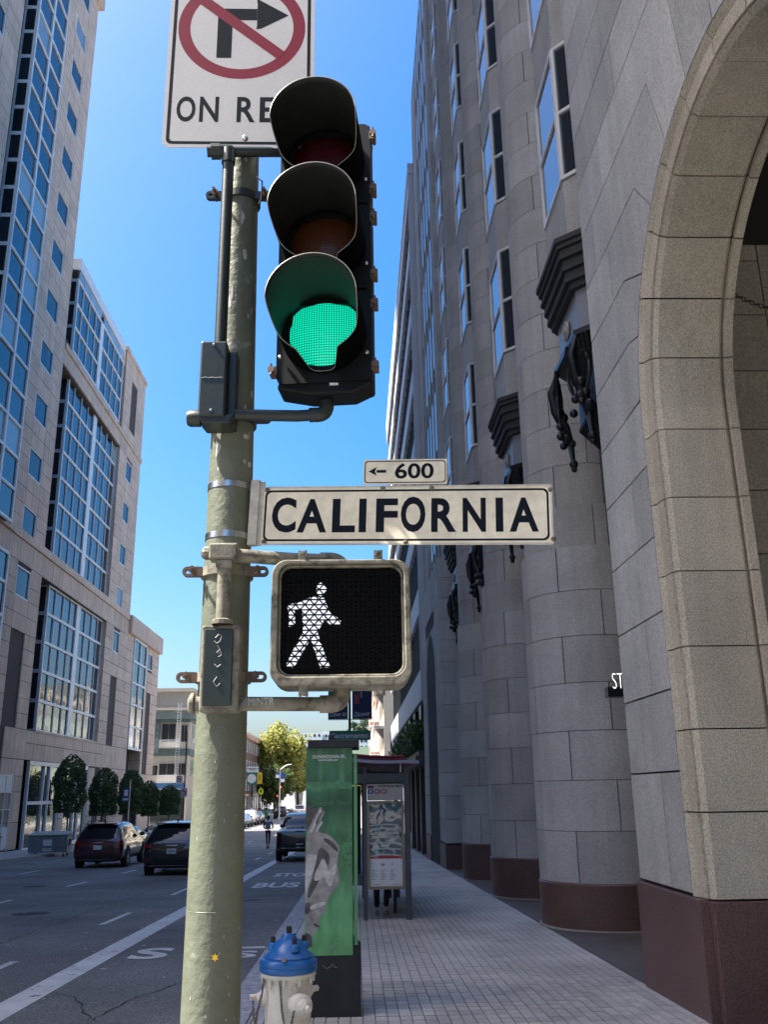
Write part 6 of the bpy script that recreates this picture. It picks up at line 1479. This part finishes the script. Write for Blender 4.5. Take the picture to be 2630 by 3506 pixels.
# ---- street name sign, turned slightly towards the left
sn = thing('street_name_sign', 'cream street name sign reading CALIFORNIA strapped to the pole', 'street sign', (-.325, 2.95, 2.455), R(-7)); sn.rotation_euler = (0, R(2.1), R(-7))
def build_sign(par):
    W_, Hh = .985, .206; z0 = 2.356-2.46; z1 = z0+Hh
    MB().pxz(rrect(0.005, W_, z0, z1, .006, 2), 0, .004).build('plate', 'signcream', par, local=True)
    q = MB(); a = rrect(.005, W_, z0, z1, .006, 6); b = rrect(.010, W_-.005, z0+.005, z1-.005, .006, 6); ring_xz(q, a, b, -.0022, .0); q.build('rim', 'alub', par, local=True)
    q = MB(); a = rrect(.017, W_-.012, z0+.013, z1-.013, .02, 6); b = rrect(.024, W_-.019, z0+.020, z1-.020, .016, 6); n_ = len(a)
    for i in range(n_): j = (i+1) % n_; q.poly([(a[i][0], -.0001, a[i][1]), (a[j][0], -.0001, a[j][1]), (b[j][0], -.0001, b[j][1]), (b[i][0], -.0001, b[i][1])])
    q.build('border', 'signblack', par, local=True)
    ex = [('C', 410, 515), ('A', 520, 648), ('L', 672, 772), ('I', 788, 820), ('F', 862, 957), ('O', 970, 1078), ('R', 1103, 1212), ('N', 1240, 1342), ('I', 1385, 1418), ('A', 1445, 1573)]
    for ch_, a, b in ex:
        x0 = (a-355)/(1637-355)*.985; x1 = (b-355)/(1637-355)*.985
        # perspective-correct a little: sign turned, right end nearer
        f_ = lambda t: t*(1+.04*(1-t)); x0, x1 = f_(x0), f_(x1)
        text(ch_, par, 'signblack', (x0, -.0002, z0+.043), (1, 0, 0), (0, 0, 1), .118 if ch_ not in 'CO' else .124, x1-x0, bold=.032 if ch_ != 'I' else 0, local=True, name='letter')
    for (x, z) in ((.022, z0+.012), (.022, z1-.012), (.98, z1-.018), (.985, z0+.018), (.5, z0+.008), (.585, z1-.008), (.42, z1-.008)):
        MB().lathe([(.001, -.006), (.006, -.005), (.009, 0)], (x, 0, z), 10, axis='y').build('rivet', 'rust' if z < 0 else 'oldpaint', par, local=True)
    # bracket channel
    q = MB(); q.box(-.035, -.005, -.004, .02, z0-.0, z1+.025); q.box(-.005, .012, .004, .012, z0, z1+.02); q.build('bracket_channel', 'alub', par, local=True)
build_sign(sn)
for z in (2.564, 2.386):
    q = MB().lathe([(prad(z)+.0008, -.0105), (prad(z)+.0022, -.0105), (prad(z)+.0022, .0105), (prad(z)+.0008, .0105)], (PCX, PCY, z), 48); q.build('strap', 'steel', sn, smooth=True)
bn_ = thing('block_number_sign', 'small cream block number plate reading 600 with a left arrow above the street sign', 'street sign', (-.325, 2.95, 2.455), R(-7)); bn_.rotation_euler = (0, R(2.1), R(-7))
z0 = .107; z1 = z0+.090; xa, xb = .352, .637
MB().pxz(rrect(xa, xb, z0, z1, .004, 2), .0, .003).build('plate', 'signcream', bn_, local=True)
q = MB(); a = rrect(xa+.004, xb-.004, z0+.005, z1-.005, .012, 6); b = rrect(xa+.0075, xb-.0075, z0+.0085, z1-.0085, .010, 6)
for i in range(len(a)): j = (i+1) % len(a); q.poly([(a[i][0], -.0001, a[i][1]), (a[j][0], -.0001, a[j][1]), (b[j][0], -.0001, b[j][1]), (b[i][0], -.0001, b[i][1])])
q.build('border', 'signblack', bn_, local=True)
text('600', bn_, 'signblack', (xa+.108, -.0002, z0+.02), (1, 0, 0), (0, 0, 1), .056, .132, bold=.022, local=True)
q = MB(); q.poly([(xa+.045, -.0002, z0+.042), (xa+.078, -.0002, z0+.042), (xa+.078, -.0002, z0+.052), (xa+.045, -.0002, z0+.052)]); q.poly([(xa+.018, -.0002, z0+.047), (xa+.046, -.0002, z0+.031), (xa+.040, -.0002, z0+.047), (xa+.046, -.0002, z0+.063)][::-1]); q.build('arrow', 'signblack', bn_, local=True)

# ---- no right turn sign
nr = thing('no_right_turn_sign', 'white sign with red circle crossing out a right turn arrow above ON RED', 'road sign', (-.463, 3.05, 4.03))
SYn = 3.05; a = rrect(-.768, -.160, 4.028, 4.83, .035, 6)
MB().pxz(a, SYn, SYn+.003).build('plate', 'signwhite', nr)
q = MB(); i1 = rrect(-.752, -.176, 4.044, 4.814, .024, 6); i2_ = rrect(-.738, -.190, 4.058, 4.80, .016, 6)
for i in range(len(i1)): j = (i+1) % len(i1); q.poly([(i1[i][0], SYn-.0001, i1[i][1]), (i1[j][0], SYn-.0001, i1[j][1]), (i2_[j][0], SYn-.0001, i2_[j][1]), (i2_[i][0], SYn-.0001, i2_[i][1])])
q.build('border', 'signblack', nr)
CXs, CZs, Ro, Ri_ = -.465, 4.633, .266, .216
q = MB()
for j in range(72):
    t0, t1 = 2*PI*j/72, 2*PI*(j+1)/72; q.poly([(CXs+r_*math.cos(t), SYn-.0001, CZs+r_*math.sin(t)) for r_, t in ((Ri_, t0), (Ro, t0), (Ro, t1), (Ri_, t1))])
q.build('red_circle', 'signred', nr)
q = MB(); u = Vector((1, -.86)).normalized(); v = Vector((-u.y, u.x))*.0245
for s0, s1 in ((-.222, .222),): q.poly([(CXs+u.x*s0-v.x, SYn-.0003, CZs+u.y*s0-v.y), (CXs+u.x*s1-v.x, SYn-.0003, CZs+u.y*s1-v.y), (CXs+u.x*s1+v.x, SYn-.0003, CZs+u.y*s1+v.y), (CXs+u.x*s0+v.x, SYn-.0003, CZs+u.y*s0+v.y)])
q.build('red_bar', 'signred', nr)
q = MB(); y_ = SYn-.00015
q.poly([(-.567, y_, 4.474), (-.505, y_, 4.474), (-.505, y_, 4.672), (-.403, y_, 4.672), (-.403, y_, 4.733), (-.567, y_, 4.733)])
q.poly([(-.4025, y_, 4.640), (-.406, y_, 4.625), (-.385, y_, 4.628), (-.270, y_, 4.700), (-.385, y_, 4.775), (-.408, y_, 4.790), (-.4025, y_, 4.76)])
q.build('arrow', 'signblack', nr)
for ch_, xa, xb in (('O', -.717, -.640), ('N', -.624, -.546), ('R', -.473, -.398), ('E', -.380, -.312), ('D', -.29, -.215)):
    text(ch_, nr, 'signblack', (xa, SYn-.00015, 4.152), (1, 0, 0), (0, 0, 1), .125, xb-xa, bold=.02, name='letter')

kS = 2.885/3.05; C0 = Vector((0, 0, 1.55)); nr.scale = (kS,)*3; nr.location = C0+(Vector(nr.location)-C0)*kS
q = MB(); q.tube([(-.445, 2.89, 4.02), (-.445, 2.95, 4.0)], .012, 6); q.box(-.47, -.42, 2.90, 2.95, 3.99, 4.25); q.build('sign_bracket', 'steel', nr)
# ================================================================ SIGNS, LAMPS AND BANNERS DOWN THE STREET
def pole_thing(name, label, cat, x, y, h, r=.05, mk='cladding', group=None):
    g0 = (gz(y)+.14); t = thing(name, label, cat, (x, y, g0), group=group); q = MB().lathe([(r*1.8, 0), (r*1.8, .12), (r, .2), (r*.85, h), (.001, h)], (x, y, g0), 12); q.build('pole', mk, t, smooth=True); return t, g0
lp, g0 = pole_thing('street_lamp', 'dark lamp post with two banners behind the green kiosk', 'lamp post', -.27, 40, 8.2, .06)
for (xa, xb, s_, lab, c2) in ((-1.20, -.345, 'Down to', 'navy banner reading Down to with green artwork, left of the lamp post', 'kioskgreen'), (-.16, .70, 'Discover', 'navy banner reading Discover with red dress artwork, right of the lamp post', 'redprint')):
    b = thing('street_banner', lab, 'banner', ((xa+xb)/2, 40, 4.6), group='banners on the lamp post'); cl = MB().box(xa, xb, 39.98, 40.0, 4.6, 7.0).build('cloth', 'navy', b)
    text(s_, cl, 'white', ((xa+xb)/2, 39.97, 4.72), (1, 0, .06), (0, 0, 1), .20, .70, align='C', shear=.3)
    if s_ == 'Discover': MB().pxz([(-.08, 5.25), (.14, 5.25), (.12, 5.55), (.16, 5.62), (.10, 5.72), (.05, 5.62), (-.02, 5.62), (-.06, 5.72), (-.11, 5.62), (-.05, 5.55)], 39.96, 39.975).build('artwork', 'redprint', cl); MB().pxz([(.2, 5.5), (.28, 5.5), (.26, 6.2), (.2, 6.2)], 39.96, 39.975).build('artwork', 'greyprint', cl)
    else: MB().pxz([(-1.18, 5.0), (-.8, 5.05), (-.36, 5.25), (-.36, 6.9), (-1.18, 6.9)], 39.96, 39.975).build('artwork', 'streetgreen', cl)
    q = MB(); q.tube([(-.27, 40, 4.58), (xa if xa < -.3 else xb, 40, 4.58)], .015, 6); q.tube([(-.27, 40, 7.02), (xa if xa < -.3 else xb, 40, 7.02)], .015, 6); q.build('banner_arm', 'cladding', b)
ss = thing('street_name_sign', 'green overhead street sign reading Sacramento above the kiosk', 'street sign', (-.25, 39.9, 3.71))
pl_ = MB().pxz(rrect(-1.14, .635, 3.71, 4.115, .03), 39.86, 39.9).build('plate', 'streetgreen', ss); text('Sacramento', pl_, 'white', (-.25, 39.85, 3.80), (1, 0, 0), (0, 0, 1), .22, 1.55, align='C', bold=.015)
t, g0 = pole_thing('parking_sign', 'blue and white parking sign on a thin pole in front of the third clipped tree', 'road sign', -16.15, 68, 4.35, .04, 'steel')
MB().box(-16.62, -16.13, 67.93, 67.96, 1.2, 2.12).build('blue_plate', 'signblue', t); MB().box(-16.5, -16.25, 67.915, 67.925, 1.6, 2.0).build('print_block', 'white', t); MB().box(-16.58, -16.2, 67.915, 67.925, 1.3, 1.42).build('print_line', 'white', t)
def noturn(label, x, y, z, s):
    t = thing('no_turn_sign', label, 'road sign', (x, y, z)); MB().box(x-s/2, x+s/2, y, y+.02, z, z+s*1.25).build('plate', 'signwhite', t)
    q = MB()
    for j in range(24):
        t0, t1 = 2*PI*j/24, 2*PI*(j+1)/24; q.poly([(x+r_*s*math.cos(tt), y-.01, z+s*.72+r_*s*math.sin(tt)) for r_, tt in ((.36, t0), (.45, t0), (.45, t1), (.36, t1))])
    q.poly([(x-.29*s, y-.011, z+.97*s), (x-.22*s, y-.011, z+1.04*s), (x+.29*s, y-.011, z+.50*s), (x+.22*s, y-.011, z+.43*s)]); q.build('red_circle', 'signred', t)
    q = MB(); q.poly([(x-.2*s, y-.009, z+.72*s), (x+.08*s, y-.009, z+.72*s), (x+.08*s, y-.009, z+.45*s), (x+.2*s, y-.009, z+.45*s), (x+.2*s, y-.009, z+.86*s), (x-.2*s, y-.009, z+.86*s)]); q.build('arrow', 'signblack', t)
    return t
t, g0 = pole_thing('signal_pole', 'slim signal pole on the far corner with a no turn sign', 'pole', -15.9, 88, 9.0, .07, 'cladding')
n2 = noturn('small no turn sign on the slim far corner pole, lower one', -15.9, 87.85, 1.45, .62); text('ON RED', n2, 'black', (-15.9, 87.83, 1.50), (1, 0, 0), (0, 0, 1), .08, .45, align='C')
noturn('small no turn sign higher and farther left beside the fire escape', -17.15, 92, 2.65, .62)
lm, g0 = pole_thing('street_lamp', 'grey street lamp with a white curved arm rising before the big trees', 'lamp post', -10.5, 130, 6.6, .08, 'steel')
q = MB(); q.tube([(-10.5, 130, 4.75), (-10.0, 130, 5.15), (-9.5, 130, 5.4), (-8.9, 130, 5.45)], [.05, .06, .08, .05], 8); q.build('arm', 'white', lm)
for (x0, x1, z0_, z1_, mk, lab) in ((-11.1, -10.55, 3.65, 4.4, 'blue', 'blue banner left of the far street lamp'), (-10.4, -9.8, 3.1, 4.4, 'blue', 'blue and white banner right of the far street lamp')):
    b = thing('street_banner', lab, 'banner', ((x0+x1)/2, 129.9, z0_)); MB().box(x0, x1, 129.9, 129.92, z0_, z1_).build('cloth', mk, b); MB().box(x0+.05, x1-.05, 129.88, 129.895, z0_+.05, z0_+.45).build('print', 'white', b)
shp = [('white shop sign with pink lettering hung high on the left', -17.3, -15.5, 4.93, 5.83, 'white', 'redprint', 'R&C'), ('green shop sign with a white disc below the white sign', -17.3, -15.7, 3.05, 4.9, 'streetgreen', 'white', ''), ('yellow shop sign beside the green one', -15.66, -14.92, 3.15, 4.92, 'yellow', 'black', 'I')]
for lab, x0, x1, z0_, z1_, mk, tk, s_ in shp:
    b = thing('shop_sign', lab, 'sign', ((x0+x1)/2, 150, z0_), group='shop signs hung over the left pavement'); p = MB().box(x0, x1, 149.9, 150.0, z0_, z1_).build('panel', mk, b)
    if s_: text(s_, p, tk, ((x0+x1)/2, 149.88, z0_+(z1_-z0_)*.3), (1, 0, 0), (0, 0, 1), (z1_-z0_)*.45, align='C')
    else:
        MB().lathe([(.001, 0), (.70, 0)], (-16.55, 149.88, 3.98), 24, axis='y').build('disc', 'white', p)
    MB().tube([(x0-.2, 150.05, z1_+.05), (x1, 150.05, z1_+.05)], .04, 6).build('hanger', 'cladding', b)
    MB().tube([((x0+x1)/2, 150.1, -1.7), ((x0+x1)/2, 150.1, z0_+.1)], .05, 6).build('post', 'cladding', b)
t, g0 = pole_thing('school_sign', 'bright yellow green pedestrian warning sign below the shop signs', 'road sign', -14.85, 148, 4.0, .04, 'steel')
M['lime'] = mat('fluorescent_yellow', (.62, .66, .02), .5); MB().pxz([(-15.2, 1.6), (-14.5, 1.6), (-14.45, 2.2), (-14.85, 2.62), (-15.25, 2.2)], 147.9, 147.93).build('plate', 'lime', t); text('ii', t, 'black', (-14.85, 147.88, 1.85), (1, 0, 0), (0, 0, 1), .45, bold=.05, align='C')
def far_signal(label, x, y, z, arm):
    t, g0 = pole_thing('traffic_signal', label, 'traffic signal', x, y, z+1.6, .06, 'cladding')
    MB().box(x-.17, x+.17, y-.35, y-.12, z-.5, z+.5).build('housing', 'blackpl', t)
    for k, mk in enumerate(('lgrn2', 'lamb', 'brake')): MB().lathe([(.001, -.03), (.1, -.02), (.12, 0)], (x, y-.355, z-.32+.32*k), 14, axis='y').build('lens', 'black' if k == 0 else mk, t)
far_signal('distant traffic signal showing red below the far banners', -11.6, 146, 2.3, 0); far_signal('second distant red traffic signal lower left of the first', -13.1, 158, 1.0, 0)
# refuse bin on far pavement
bn3 = thing('litter_bin', 'dark green litter bin in front of the far crowd', 'bin', (-12.6, 134, -1.69)); MB().lathe([(.28, 0), (.32, .9), (.34, .95), (.2, 1.1), (.001, 1.12)], (-12.6, 134, gz(134)+.14), 14).build('body', 'streetgreen', bn3)
# overhead wires near the far lamp
q = MB(); q.tube([(-20, 140, 5.4), (-8, 140, 5.0), (2.7, 140, 5.5)], .03, 5); w1 = q.build('overhead_wire', 'cladding'); tag(w1, 'thin overhead wire crossing the street before the far trees', 'wire')
